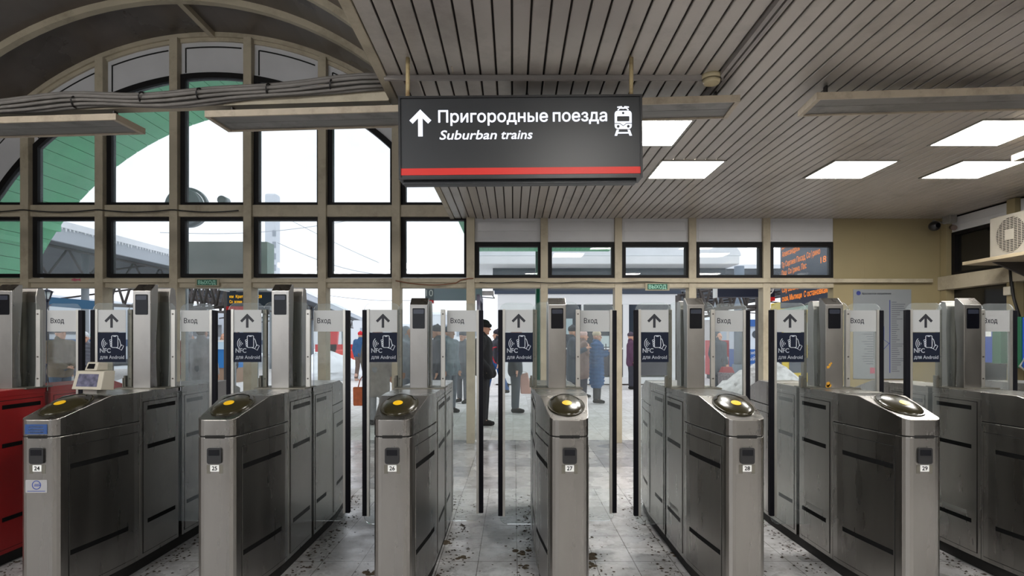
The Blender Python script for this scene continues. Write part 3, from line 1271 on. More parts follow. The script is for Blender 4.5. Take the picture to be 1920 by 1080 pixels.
# train seen from the front: body with window, headlamps, bumper line, rails, pantograph
body_o = [tp_(*p) for p in rrect(-16, -21.5, 16, 13, 6, n=5)]
def hole(dx, dz, r, n=14):
    return [tp_(dx + r * math.cos(2 * math.pi * k / n), dz + r * math.sin(2 * math.pi * k / n)) for k in range(n)]
MB_ = MB().extr(body_o, 'y', .0012, .002)
MB_.extr([tp_(-12.5, -22.5), tp_(-8, -22.5), tp_(-11.5, -34), tp_(-16.5, -34)], 'y', .0012, .002)
MB_.extr([tp_(12.5, -22.5), tp_(8, -22.5), tp_(11.5, -34), tp_(16.5, -34)], 'y', .0012, .002)
MB_.extr([tp_(-12, -27), tp_(12, -27), tp_(13, -30), tp_(-13, -30)], 'y', .0012, .002)
for pts in ([(-10, 14), (-6, 18), (6, 18), (10, 14)], [(-11, 19.5), (-3, 20.5), (0, 17), (3, 20.5), (11, 19.5)]):
    MB_.stroke([tp_(*p) for p in pts], 2.4 * u, .002)
ts_ = MB_.build('train_symbol', SIGNW, sgn)
DK = MB().extr([tp_(*p) for p in rrect(-11.5, -7, 11.5, 2.5, 1.5)], 'y', .0002, .0012)
for dx, dz, r in ((0, 8.5, 2.2), (-9.5, -16.5, 2.6), (9.5, -16.5, 2.6)):
    DK.extr(hole(dx, dz, r), 'y', .0002, .0012)
DK.stroke([tp_(*p) for p in ((-16, -11), (-6, -11), (0, -15.5), (6, -11), (16, -11))], 1.3 * u, .0012)
DK.build('symbol_cutout', SIGN, ts_)
MB().box(-hw + .02, .03, -.02, hw - .03, .10, 0).build('sign_bottom_rail', SIGN, sgn, bev=.003)
for px_ in (763, 1188):
    x = (px_ - 976.5) * sd_ / F
    MB().cyl((x, .05, hh), (x + .003, .05, ZC - sz0 + .004), .0125, n=10).build('hanger_rod', RUST, sgn)

# ================================================================== ceiling lights, heaters, pipes
def ceiling_light(x0, d0, label, x1=None):
    x1 = x1 or x0 + .575
    t = thing('ceiling_light', label, 'ceiling light', ((x0 + x1) / 2, d0 + .3, ZC - .004), group='recessed square ceiling lights')
    hw_ = (x1 - x0) / 2
    MB().ring([(-hw_ - .02, -.31), (hw_ + .02, -.31), (hw_ + .02, .31), (-hw_ - .02, .31)], [(-hw_, -.29), (hw_, -.29), (hw_, .29), (-hw_, .29)], 'z', -.008, .004).build('light_frame', mat('light_frame', (150, 146, 138), rough=.4, metal=.3), t)
    MB().box(-hw_, -.29, -.004, hw_, .29, .003).build('light_diffuser', LIGHTP, t)


ceiling_light(1.40, 5.56, 'lit square ceiling light just below the partly hidden one, near the sign')
ceiling_light(.79, 4.53, 'lit square ceiling light partly hidden behind the hanging sign')
ceiling_light(3.02, 5.56, 'lit square ceiling light alone in the middle of the right-hand ceiling')
ceiling_light(4.22, 5.56, 'lit square ceiling light overlapped by the beige end of a heater')
ceiling_light(3.59, 4.53, 'large lit square ceiling light cut by the long heater above it')
for i, (x, y) in enumerate(((.3, 1.2), (2.6, 1.2), (4.6, 1.2), (.3, -1.8), (2.6, -1.8), (4.6, -1.8))):  # unseen extra lamps behind the camera, added to brighten the interior
    ceiling_light(x, y, 'square ceiling light of the rows over the entrance side, outside the picture')


def arc_z(x):
    return VZ + math.sqrt((VR + .06) ** 2 - (x - VX) ** 2)


def heater(x0, x1, label, along=None):
    yc = lambda x: 3.95 - .074 * x
    L_ = 1.5
    xm = (x0 + x1) / 2
    t = thing('ceiling_heater', label, 'heater', (xm, yc(xm) + .15, H + 1.56), rz=math.atan(-.074), group='long flat heaters under the ceiling')
    h_ = (x1 - x0) / 2
    MB().ring([(-h_, -.15), (h_, -.15), (h_, .15), (-h_, .15)], [(-h_ + .03, -.135), (h_ - .03, -.135), (h_ - .03, .135), (-h_ + .03, .135)], 'z', -.012, .032).build('heater_rim', HEATR, t)
    for a, b in ((-.134, -.002), (.002, .134)):
        MB().box(-h_ + .03, a, -.002, h_ - .03, b, .02).build('heater_plate', HEATU, t)
    zc_ = ZC - (H + 1.56)
    for x in (-h_ + .12, h_ - .12):
        br = MB().box(x - .03, -.03, .02, x + .03, .03, .075)
        br.box(x - .006, -.02, .07, x + .006, .02, zc_ + .004)
        br.build('heater_bracket', mat('dark_bracket', (70, 66, 64), rough=.5, metal=.4), t)


for i, y in enumerate((.4, -1.4)):  # added lamps under the vault, out of view, to fill the left side
    for x in (-5.6, -3.2):
        t = thing('vault_fill_light', 'long ceiling light hanging in the vault over the entrance side, outside the picture', 'ceiling light', (x, y, 3.5), group='hanging lights of the vault')
        MB().box(-.75, -.1, 0, .75, .1, .06).build('light_housing', HEATR, t)
        MB().box(-.72, -.09, -.12, .72, .09, 0).build('light_diffuser', LIGHTP, t)
        for xx in (-.6, .6):
            MB().cyl((xx, 0, .06), (xx, 0, arc_z(x + xx) - 3.5), .008, n=6).build('light_rod', HEATR, t)
heater(-4.26, -2.76, 'long flat ceiling heater cut off by the left edge of the photo')
heater(-2.12, -.62, 'long flat heater hanging left of the sign, crossing the arched window')
heater(-.02, 1.48, 'long flat heater mostly hidden behind the sign, its end showing at the right')
heater(1.95, 3.45, 'long flat heater hanging in front of the lit ceiling panels')
# a heater that runs in depth near the right edge
t = thing('ceiling_heater', 'beige tipped heater end poking in at the right edge beside a light', 'heater', (4.36, 4.2, H + 1.53), group='long flat heaters under the ceiling')
MB().ring([(-.15, -.83), (.15, -.83), (.15, .83), (-.15, .83)], [(-.135, -.8), (.135, -.8), (.135, .8), (-.135, .8)], 'z', -.012, .04).build('heater_rim', HEATR, t)
MB().box(-.135, -.8, -.002, .135, .8, .02).build('heater_plate', HEATU, t)
for y in (-.6, .6):
    MB().box(-.02, y - .02, .02, .02, y + .02, ZC - (H + 1.53) + .004).build('heater_bracket', MATS['dark_bracket'], t)

# tie beam across the vault with the cable bundle
bmz = H + 1.70
b = MB()
for xa, xb in ((-8.3, XE - .03),):
    ya, yb = 3.95 - .074 * xa + .14, 3.95 - .074 * xb + .14
    b.hexa([(xa, ya - .04, bmz - .035), (xb, yb - .04, bmz - .035), (xa, ya + .04, bmz - .035), (xb, yb + .04, bmz - .035),
            (xa, ya - .04, bmz + .035), (xb, yb - .04, bmz + .035), (xa, ya + .04, bmz + .035), (xb, yb + .04, bmz + .035)])
struct(b.build('trim_%d' % ti, BEIGE)); ti += 1
cbm = MB()
for k in range(7):
    pts = []
    ph = random.uniform(0, 6)
    oz, oy = (-.052 + .030 * (k % 4)) , (.0 if k < 4 else -.03)
    for i in range(48):
        x = -8.2 + (XE - .05 + 8.2) * i / 47
        f_ = min(1, max(0, (x + 3.4) / 2.4))
        sag = .03 * math.sin(i * .45) * .6 + .012 * math.sin(i * .9 + ph)
        z = bmz + oz + .005 + .075 * f_ + sag * (1 - .3 * f_)
        pts.append((x, 3.95 - .074 * x + .08 + oy, z))
    cbm.tube(pts, .0115 if k % 3 else .0145, 8)
cab = cbm.build('cable_bundle', CABLE)
tag(cab, 'bundle of grey cables strapped along the beam below the vault', 'cable bundle')
cab['kind'] = 'stuff'
tie = MB()
for x in (-3.12, -2.62, -2.2, -1.7, -1.25):
    f_ = min(1, max(0, (x + 3.4) / 2.4))
    zc_ = bmz - .015 + .075 * f_
    y = 3.95 - .074 * x + .07
    p = [(x + .004 * math.sin(a), y - .005 + .045 * math.cos(a), zc_ + .012 + .038 * math.sin(a)) for a in [2 * math.pi * k / 14 for k in range(15)]]
    tie.tube(p, .006, 6)
tie.build('cable_tie', BLACKC, cab)

# conduit, detector, surface pipe
cd = MB().box(-.82, 3.78, ZC - .03, 1.34, 3.805, ZC - .001).build('ceiling_conduit', mat('grey_conduit', (150, 144, 140), rough=.5))
tag(cd, 'thin grey conduit running across the slats above the hanging sign', 'conduit')
cd2 = MB()
cd2.box(1.30, .4, ZC - .03, 1.325, 4.15, ZC - .001)
cd2.box(1.345, .4, ZC - .022, 1.365, 4.15, ZC - .001)
tag(cd2.build('ceiling_conduit', MATS['grey_conduit']), 'twin conduit running along the slats towards the glazed wall', 'conduit')
p = at(1334, 139, 3.78)
sm = thing('smoke_detector', 'round cream smoke detector on the slatted ceiling', 'smoke detector', (p.x, p.y, ZC))
CREAM = mat('cream_plastic', (200, 186, 150), rough=.5)
MB().cyl((0, 0, -.03), (0, 0, 0), .06, .062, n=24).build('detector_base', CREAM, sm)
mb = MB().cyl((0, 0, -.058), (0, 0, -.036), .048, .056, n=24)
mb.build('detector_head', CREAM, sm)
MB().cyl((0, 0, -.037), (0, 0, -.029), .045, n=20).build('detector_slot', BLACKP, sm)

# exit signs on the header
for px_, lab in ((396, 'green exit sign with pale letters left of the sign, above gate 25'), (1229, 'green exit sign with pale letters above the kiosk, right of the sign')):
    e = thing('exit_sign', lab, 'exit sign', (wx(px_), WY - .10, wz(539 if px_ > 900 else 531)), group='green exit signs on the header')
    MB().box(-.165, -.012, -.052, .165, .0, .052).build('sign_rim', mat('pale_rim', (150, 142, 118), rough=.5), e)
    MB().box(-.135, -.016, -.038, .135, -.010, .038).build('sign_face', GREENSIGN, e)
    link('exit_lettering', text_mesh('exit_lettering', 'ВЫХОД', .05, EXITW, align='CENTER', bold=.02, width=.235), e, (0, -.0165, -.025))
# pink scribble on the header
sc_ = MB()
pts = [(wx(144 + i * .55), wz(526 + 2.6 * math.sin(i * 1.9) + 1.2 * math.sin(i * 4.1))) for i in range(32)]
sc_.stroke(pts, .006, WY - .1005)
tag(sc_.build('graffiti_scribble', mat('pink_ink', (196, 74, 110), rough=.6)), 'small pink scribble on the beige ledge, upper left', 'graffiti')
# cables along the header and the transom
def cable(name, pts, r, label, m=BLACKC):
    o = MB().tube(pts, r, 6).build(name, m)
    return tag(o, label, 'cable')
pts = []
for i in range(70):
    px_ = 0 + i * 6.6
    ph = (px_ - 57) / 138 * math.pi
    pts.append((wx(px_), WY - .13, wz(397 + 4.5 * abs(math.sin(ph)))))
cable('wall_cable', pts, .008, 'thin dark cable sagging along the transom of the arched window')
pts = [(wx(745 + i * 8), WY - .125, wz(528 + 8 * math.sin(math.pi * min(1, i / 17)) - (4 if i > 14 else 0))) for i in range(19)]
cable('wall_cable', pts, .007, 'rust brown cable drooping on the header left of the wide post', mat('brown_cable', (120, 74, 50), rough=.6))
pts = [(wx(900 + i * 14), WY - .115, wz(531 + 1.2 * math.sin(i * .8))) for i in range(26)]
cable('wall_cable', pts, .005, 'thin dark cable lying along the header above the kiosk')

# ================================================================== things on the right wall
mp = thing('route_map', 'pale grey railway route map poster on the beige wall', 'poster', ((wx(1597) + wx(1705)) / 2, WY - .032, wz(710)))
mw, mh = wx(1705) - wx(1597), wz(543) - wz(710)
MB().box(-mw / 2, -.008, 0, mw / 2, 0, mh).build('map_sheet', mat('map_paper', (132, 136, 140), rough=.5), mp)
def mpt(px_, py):
    return (wx(px_) - mp.location.x, wz(py) - mp.location.z)
BLUEI = mat('map_blue', (52, 62, 130), rough=.5)
GREYI = mat('map_grey', (96, 98, 106), rough=.5)
q = MB()
q.stroke([mpt(1665, 563), mpt(1665, 699)], .012, -.008)
q.stroke([mpt(1654, 612), mpt(1654, 637), mpt(1665, 645)], .007, -.008)
q.stroke([mpt(1648, 660), mpt(1658, 650), mpt(1665, 642)], .007, -.008)
q.extr([(mpt(1606.5, 550)[0] + .03 * math.cos(a), mpt(1606.5, 550)[1] + .03 * math.sin(a)) for a in [2 * math.pi * i / 20 for i in range(20)]], 'y', -.0095, -.008)
q.build('map_line', BLUEI, mp)
q = MB()
for i in range(34):
    x0, z = mpt(1667, 567 + i * 3.9)
    ln = random.uniform(.06, .2)
    q.box(x0 + .01, -.0092, z - .005, x0 + .01 + ln, -.008, z + .005)
for i in range(14):
    x1, z = mpt(1634, 622 + i * 4.6)
    q.box(x1 - random.uniform(.08, .16), -.0092, z - .004, x1, -.008, z + .004)
q.stroke([mpt(1635, 620), mpt(1635, 674)], .006, -.008)
q.build('station_names', GREYI, mp)
link('map_lettering', text_mesh('map_lettering', 'Ярославское направление', .026, mat('map_ink', (44, 48, 70), rough=.5), bold=.01, width=.40), mp, (mpt(1613, 0)[0], -.0085, mpt(0, 552.5)[1]))
MB().box(mpt(1628, 0)[0], -.0095, mpt(0, 700)[1], mpt(1643, 0)[0], -.008, mpt(0, 689)[1]).build('pink_box', mat('map_pink', (170, 92, 108), rough=.5), mp)

# air conditioner on its shelf
acd0, acd1 = 6.05, 6.87
ACX = 5.5
sh = MB().box(5.28, 5.6, 2.285, XR - .03, 7.0, 2.325)
sh.hexa([(5.3, 6.9, 2.16), (5.34, 6.9, 2.16), (5.3, 6.95, 2.16), (5.34, 6.95, 2.16), (5.3, 6.9, 2.285), (XR - .03, 6.9, 2.285), (5.3, 6.95, 2.285), (XR - .03, 6.95, 2.285)]) if False else None
sh_ = sh.build('wall_shelf', mat('shelf_board', (150, 136, 112), rough=.6, var=.1), bev=.006)
tag(sh_, 'narrow beige shelf on the right wall under the air conditioner', 'shelf')
for y in (6.7, 5.75):
    MB().extr([(5.4, 2.285), (XR - .03, 2.285), (XR - .03, 2.05)], 'y', y - .015, y + .015).build('shelf_bracket', MATS['dark_bracket'], sh_)
ac = thing('air_conditioner', 'white outdoor air conditioner unit with round fan grille on the shelf', 'air conditioner', (ACX, (acd0 + acd1) / 2, 2.327))
ah, al = .46, (acd1 - acd0)
ACW = mat('ac_white', (168, 162, 150), rough=.5, var=.05)
MB().box(0, -al / 2, .02, .3, al / 2, ah + .02).build('unit_body', ACW, ac, bev=.01)
for y in (-al / 2 + .12, al / 2 - .12):
    MB().box(.03, y - .03, 0, .27, y + .03, .022).build('unit_foot', BLACKP, ac)
fc = (.12, .25)                                  # fan centre: offset towards the far end
gr = MB()
gr.extr([(fc[0] + .19 * math.cos(a), fc[1] + .19 * math.sin(a)) for a in [2 * math.pi * i / 32 for i in range(32)]], 'x', -.004, .002)
gro = gr.build('fan_opening', mat('fan_dark', (54, 48, 44), rough=.7), ac)
gb = MB()
for i in range(21):
    dz = -.19 + .019 * i
    hw_ = math.sqrt(max(.0, .195 ** 2 - dz ** 2))
    if hw_ > .02:
        gb.box(-.012, fc[0] - hw_, fc[1] + dz - .0035, -.004, fc[0] + hw_, fc[1] + dz + .0035)
for i in range(7):
    dy = -.15 + .05 * i
    hw_ = math.sqrt(max(.0, .195 ** 2 - dy ** 2))
    gb.box(-.010, fc[0] + dy - .003, fc[1] - hw_, -.006, fc[0] + dy + .003, fc[1] + hw_)
gb.box(-.016, fc[0] - .06, fc[1] - .055, -.011, fc[0] + .06, fc[1] + .055)
gb.build('fan_grille', ACW, ac)
lt = text_mesh('unit_lettering', 'C', .06, mat('logo_blue', (60, 70, 110), rough=.5), bold=.01)
o = link('unit_lettering', lt, ac, (-.002, -.14, .36))
o.rotation_euler = (0, 0, R(-90))

# cctv cameras in the corner
c = thing('security_camera', 'black dome security camera hanging in the corner under the ceiling', 'camera', at(1752, 424, 7.9)[:])
MB().ell((0, 0, 0), .07, .07, .065, 18, 10).build('camera_ball', BLACKP, c)
MB().cyl((0, -.066, 0), (0, -.074, -.002), .03, n=14).build('camera_lens', SCREEN, c)
mb = MB().tube([(0, .03, .05), (.06, .1, .09), (.17, .2, .09), (.4, .24, .09)], .015, 8)
mb.build('camera_arm', mat('pale_grey_plastic', (150, 148, 142), rough=.5), c)
c = thing('security_camera', 'pale grey bracket camera fixed at the wall corner', 'camera', (XR - .08, 8.0, wz(424)))
MB().box(-.05, -.05, 0, .05, .1, .16).build('camera_box', MATS['pale_grey_plastic'], c, bev=.01)
MB().cyl((-.0, -.02, -.06), (-.06, -.14, -.09), .035, n=12).build('camera_body', mat('brown_plastic', (90, 74, 66), rough=.5), c)
jb = MB().box(XR - .14, 6.98, wz(566), XR - .085, 7.08, wz(555) + .02).build('junction_box', mat('cream_box', (196, 190, 172), rough=.5), bev=.006)
tag(jb, 'small cream junction box on the post of the right wall', 'junction box')
pts = [(XR - .12, 7.0, 2.28), (XR - .12, 6.98, 2.05), (XR - .12, 6.95, 1.9), (XR - .12, 6.85, 1.6)]
cable('wall_cable', pts, .018, 'dark hose hanging down the right wall below the air conditioner')

# two blue and green wall terminals at the right edge
BLUEB = mat('terminal_blue', (22, 62, 150), rough=.4)
GREENB = mat('terminal_green', (12, 74, 48), rough=.4)
t = thing('wall_terminal', 'blue box with green side on the right wall, seen through the glass leaf', 'terminal', (XR - .12, 7.1, 1.14))
MB().box(-.22, -.12, 0, .0, .2, .38).build('blue_body', BLUEB, t, bev=.008)
MB().box(-.23, -.24, -.005, .0, -.12, .385).build('green_side', GREENB, t, bev=.006)
MB().box(-.226, -.1, .31, -.22, -.02, .37).build('paper_label', WHITE, t)
t = thing('wall_terminal', 'blue terminal with cable and green edge at the right border of the photo', 'terminal', (XR - .12, 6.42, 1.1))
MB().box(-.22, -.2, 0, .0, .16, .56).build('blue_body', BLUEB, t, bev=.008)
MB().box(-.23, .16, -.005, .0, .22, .565).build('green_side', GREENB, t, bev=.006)
MB().box(-.226, -.1, .36, -.22, .12, .42).build('paper_label', WHITE, t)
MB().tube([(-.23, .1, .12), (-.28, .12, .02), (-.28, .0, -.06), (-.24, -.12, .0)], .012, 8).build('handset_cable', STEEL_LIGHT, t)

# ================================================================== dirt on the floor
dm = MB()
rnd = random.Random(3)
for k in range(23, 32):
    X = GX0 + PITCH * (k - 27)
    for i in range(420):
        sdv = rnd.choice((-1, 1))
        y = rnd.uniform(-1.0, 1.35)
        off = abs(rnd.gauss(0, .085)) + .01
        x = X + sdv * ((halfw(y) if abs(y) < 1.03 else .05) + off)
        r_ = rnd.uniform(.003, .011) * (1.5 if rnd.random() < .08 else 1)
        z = 0
        n = 6
        a = rnd.random() * 6
        v = [(x + r_ * rnd.uniform(.6, 1.3) * math.cos(a + t * math.pi / 3), GY + y + r_ * rnd.uniform(.6, 1.3) * math.sin(a + t * math.pi / 3), 0.0005) for t in range(6)]
        v.append((x, GY + y, r_ * rnd.uniform(.3, .8)))
        dm.add(v, [(t, (t + 1) % 6, 6) for t in range(6)])
for i in range(500):
    x, y = rnd.uniform(-3.2, 3.2), rnd.uniform(2.8, 8)
    r_ = rnd.uniform(.002, .007)
    v = [(x + r_ * math.cos(t * math.pi / 3) * rnd.uniform(.6, 1.3), y + r_ * math.sin(t * math.pi / 3) * rnd.uniform(.6, 1.3), .0005) for t in range(6)]
    v.append((x, y, r_ * .5))
    dm.add(v, [(t, (t + 1) % 6, 6) for t in range(6)])
o = dm.build('floor_dirt', mat('wet_dirt', (62, 52, 42), rough=.6, var=.4, scale=30))
tag(o, 'dark wet crumbs of dirt scattered along the gates on the tiles', 'dirt', kind='stuff')
gm = MB()
for (px_, py, r_) in ((981, 1036, .055), (1112, 1045, .07), (835, 1018, .05), (690, 1075, .06), (1270, 1040, .05), (870, 1045, .04), (985, 1062, .04), (1108, 1062, .05)):
    d = F * H / (py - PY)
    p = at(px_, py, d)
    for j in range(7):
        x, y, q_ = p.x + rnd.gauss(0, r_ * .5), p.y + rnd.gauss(0, r_ * .5), r_ * rnd.uniform(.25, .5)
        gm.ell((x, y, -.001), q_, q_ * .9, q_ * .35, 9, 4, z0=0)
o = gm.build('slush_clump', mat('brown_slush', (84, 72, 54), rough=.75, var=.4, scale=60, bump=1.0))
tag(o, 'brown slush clumps on the tiles at the foot of the gates', 'slush', kind='stuff')

# ================================================================== outside: roofs over the entrance
gv = MB()
ER, EZ = 5.0, 0.61
nst = 44
aa, ab = math.acos((XE - .1 - VX) / ER), math.pi - .28
for i in range(nst):
    t0 = aa + (ab - aa) * i / nst
    t1 = aa + (ab - aa) * (i + .95) / nst
    gv.extr([(VX + r * math.cos(t), EZ + r * math.sin(t)) for r, t in ((ER, t0), (ER + .03, t0), (ER + .03, t1), (ER, t1))], 'y', 8.36, 10.8)
struct(gv.build('ceiling_porch_vault', GREENP))
bk = MB()
bk.arc(VX, EZ, ER + .035, ER + .12, aa, ab, 8.36, 10.82, 40)
struct(bk.build('roof_porch', mat('porch_roof_edge', (150, 158, 156), rough=.6)))
ev = MB()
for z0, z1, x1, y1 in ((3.38, 3.66, -8.2, 10.8), (3.08, 3.38, -8.42, 10.75)):
    nz = 2
    for j in range(nz):
        za, zb = z0 + (z1 - z0) * j / nz, z0 + (z1 - z0) * (j + .94) / nz
        ev.box(-11, 8.5, za, x1, y1, zb)
struct(ev.build('roof_side_eave', GREENP))
sf = MB()
for i in range(27):
    sf.box(XE + .05 + i * .1, 8.36, 3.19, XE + .05 + i * .1 + .093, 11.9, 3.21)
sf.box(XE, 8.36, 3.215, XE + 2.75, 12.0, 3.3)
struct(sf.build('ceiling_porch_soffit', GREENP))

# ---- green post, clock, loudspeakers, board, far tower
o = MB().cyl((at(1009, 600, 12).x, 12, 0), (at(1009, 600, 12).x, 12, 3.2), .055, n=14)
o.cyl((at(1009, 600, 12).x, 12, 0), (at(1009, 600, 12).x, 12, .06), .11, n=14)
tag(o.build('support_post', mat('dark_green_paint', (14, 84, 66), rough=.45)), 'dark green post outside holding the porch roof, left of the kiosk windows', 'post')

p = at(345, 387, 10.0)
t = thing('platform_clock', 'round dark back of a platform clock seen through the arched window', 'clock', p[:])
GREYM = mat('clock_grey', (150, 158, 164), rough=.5)
MB().cyl((0, -.06, 0), (0, .1, 0), .30, n=36).build('clock_case', GREYM, t, bev=.015)
MB().ring([(.335 * math.cos(a) + .03, .335 * math.sin(a)) for a in [2 * math.pi * i / 32 for i in range(32)]],
          [(.29 * math.cos(a) + .03, .29 * math.sin(a)) for a in [2 * math.pi * i / 32 for i in range(32)]], 'y', .06, .14).build('clock_rim', mat('clock_rim_paint', (150, 158, 166), rough=.5), t)
mxx = at(336, 0, 10.0).x - p.x
MB().cyl((mxx, .05, -p.z), (mxx, .05, -.05), .05, n=12).cyl((mxx, .05, at(0, 396, 10).z - p.z), (at(420, 0, 10).x - p.x, .05, at(0, 396, 10).z - p.z), .03, n=8).build('clock_post', GREYM, t)
p = at(417, 381, 10.0)
t = thing('loudspeaker', 'small grey loudspeaker hanging in the arched window right of the clock', 'loudspeaker', p[:])
MB().cyl((0, -.04, .05), (0, .14, .05), .07, .075, n=16).build('upper_horn', GREYM, t)
MB().cyl((.01, -.04, -.17), (.01, .14, -.19), .06, .08, n=16).build('lower_horn', GREYM, t)
MB().cyl((0, .05, -.2), (0, .05, .1), .02, n=8).build('horn_rod', GREYM, t)
bx0, bx1 = at(317, 500, 9.6).x, at(500, 500, 9.6).x
zt_, zb_ = at(0, 453, 9.6).z, at(0, 532, 9.6).z
t = thing('information_board', 'back of a wide grey board hanging outside behind the lower windows', 'board', ((bx0 + bx1) / 2, 9.6, zb_))
MB().box(-(bx1 - bx0) / 2, 0, 0, (bx1 - bx0) / 2 - .11, .12, zt_ - zb_).build('board_back', mat('board_grey_green', (206, 212, 216), rough=.6, var=.06, scale=2), t)
MB().box((bx1 - bx0) / 2 - .105, .02, 0, (bx1 - bx0) / 2, .3, zt_ - zb_).build('board_side', mat('board_side_green', (150, 176, 164), rough=.5), t)
for px_ in (470, 336):
    x = at(px_, 0, 9.6).x - t.location.x
    MB().cyl((x, .17, -zb_), (x, .17, zt_ - zb_ - .05), .05, n=12).build('board_post', GREYM, t)
d = 60
p0, p1 = at(500, 365, d), at(522, 660, d)
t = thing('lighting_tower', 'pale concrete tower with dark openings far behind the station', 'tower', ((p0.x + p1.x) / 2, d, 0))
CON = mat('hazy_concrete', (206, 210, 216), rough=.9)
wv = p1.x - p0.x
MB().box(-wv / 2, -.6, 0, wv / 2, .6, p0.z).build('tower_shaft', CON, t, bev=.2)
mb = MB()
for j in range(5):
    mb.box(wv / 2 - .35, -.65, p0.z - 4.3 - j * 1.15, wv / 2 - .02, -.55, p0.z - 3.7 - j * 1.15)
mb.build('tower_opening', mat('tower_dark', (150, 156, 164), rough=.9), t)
wr = MB()
for (a, b_) in (((300, 436, 40), (700, 405, 40)), ((520, 455, 40), (760, 520, 40)), ((520, 400, 45), (900, 560, 45)), ((600, 552, 40), (900, 548, 40))):
    A, B = at(*a), at(*b_)
    wr.tube([A.lerp(B, i / 12) - Vector((0, 0, .5 * math.sin(math.pi * i / 12))) for i in range(13)], .022, 5)
o = wr.build('overhead_wire', mat('wire_grey', (170, 174, 180), rough=.8))
tag(o, 'thin overhead wires crossing the white sky', 'overhead wires', kind='stuff')

# ---- kiosk
KD, KS = 19.0, F / 19.0
def kx(px_): return (px_ - PX) / KS
def kz(py): return H + (PY - py) / KS
k = thing('kiosk', 'white station kiosk with dark windows and a snow-covered roof', 'kiosk', (kx(1100), KD, 0))
ox = kx(1100)
KW = mat('kiosk_white', (238, 239, 240), rough=.55)
KG = mat('kiosk_dark_glass', (48, 58, 70), rough=.12, spec=.6)
KC = mat('kiosk_dark_panel', (58, 58, 68), rough=.5)
xa, xb = kx(933) - ox, kx(1270) - ox
MB().box(xa + .05, .3, .1, xb - .05, 4, kz(503)).build('kiosk_shell', KW, k)
MB().box(xa, 0, kz(571), xb, .3, kz(551)).build('fascia_board', KW, k, bev=.01)
mb = MB().box(xa - .1, -.05, kz(551), xb + .1, .3, kz(545))
mb.build('fascia_cap', mat('kiosk_blue_grey', (60, 70, 88), rough=.5), k)
MB().box(kx(924) - ox, -.02, kz(545), kx(1360) - ox, .32, kz(503)).build('upper_glazing', KG, k)
MB().box(kx(893) - ox, -1.0, kz(503), kx(1365) - ox, 4.2, kz(488)).build('roof_fascia', KW, k, bev=.03)
prof = []
x0_, x1_ = kx(893) - ox, kx(1367) - ox
for i in range(13):
    a = math.pi - math.pi * i / 12
    prof.append((x0_ + .4 + .4 * math.cos(a), kz(488) + .02)) if False else None
pts = [(x0_, kz(488))]
for i in range(10):
    a = R(180 - 90 * i / 9)
    pts.append((x0_ + .5 + .5 * math.cos(a), kz(488) + .40 * math.sin(a)))
for i in range(14):
    a = R(90 - 90 * i / 13)
    pts.append((x1_ - 1.15 + 1.15 * math.cos(a), kz(488) + .52 * math.sin(a)))
MB().extr(pts, 'y', -1.0, 4.2).build('roof_snow', SNOW, k)
mb = MB().box(xa, 0, .1, kx(1003) - ox, .3, kz(571))
mb.build('side_panel', KW, k)
for a_, b_ in ((1006, 1090), (1094, 1168), (1179, 1258)):
    MB().box(kx(a_) - ox, .06, kz(652), kx(b_) - ox, .3, kz(571)).build('kiosk_window', KG, k)
    MB().box(kx(a_) - ox, .02, kz(704), kx(b_) - ox, .3, kz(655)).build('counter_panel', KC, k)
    MB().box(kx(a_) - ox, -.04, kz(655), kx(b_) - ox, .3, kz(652)).build('counter_ledge', KW, k)
for a_, b_ in ((1003, 1006), (1090, 1094), (1168, 1179), (1258, 1270)):
    MB().box(kx(a_) - ox, -.02, .1, kx(b_) - ox, .3, kz(571)).build('window_post', KW, k)
mb = MB().box(xa - .1, -.15, kz(719), xb + .1, .3, kz(707))
mb.build('base_ledge', KW, k)
MB().box(xa - .05, -.05, 0, xb + .05, .4, kz(718)).build('stone_base', mat('grey_stone', (120, 114, 110), rough=.9, var=.3, scale=12), k)
# goods and notices seen in the kiosk windows
rr = random.Random(5)
for i, (px_, py, w_, h_, c_) in enumerate(((1040, 585, .5, .35, (216, 206, 150)), (1062, 612, .4, .5, (170, 190, 196)), (1110, 600, .35, .3, (196, 190, 170)), (1128, 640, .5, .35, (200, 214, 214)),
                                           (1202, 640, .3, .4, (176, 206, 214)), (1212, 600, .4, .3, (110, 116, 124)))):
    MB().box(kx(px_) - ox - w_ / 2, .045, kz(py) - h_ / 2, kx(px_) - ox + w_ / 2, .06, kz(py) + h_ / 2).build('window_notice', mat('notice_%d' % i, c_, rough=.5), k)

# ---- departure boards and platform signs
AMB = emis('amber_led', (255, 190, 20), 1.0)
ORG = emis('orange_led', (255, 140, 40), 1.0)
BOARD = mat('board_face', (50, 60, 76), rough=.35)


def board(name, label, p0, p1, ztop, zbot, thick, lines, cap, m, face=BOARD, cat='departure board', col=None, hang=True, ztop2=None):
    """p0, p1: left and right lower ends in plan; lettering lines: (u along in m, v above bottom in m, text, width)"""
    A, B = Vector((p0[0], p0[1], 0)), Vector((p1[0], p1[1], 0))
    L_ = (B - A).length
    t = thing(name, label, cat, (A.x, A.y, zbot), rz=math.atan2(B.y - A.y, B.x - A.x))
    MB().box(0, 0, 0, L_, thick, ztop - zbot).build('board_case', face, t, bev=.01)
    for i, (u_, v_, tx_, wd_) in enumerate(lines):
        link('board_lettering', text_mesh('board_lettering', tx_, cap, m, width=wd_), t, (u_, -.003, v_))
    return t, L_


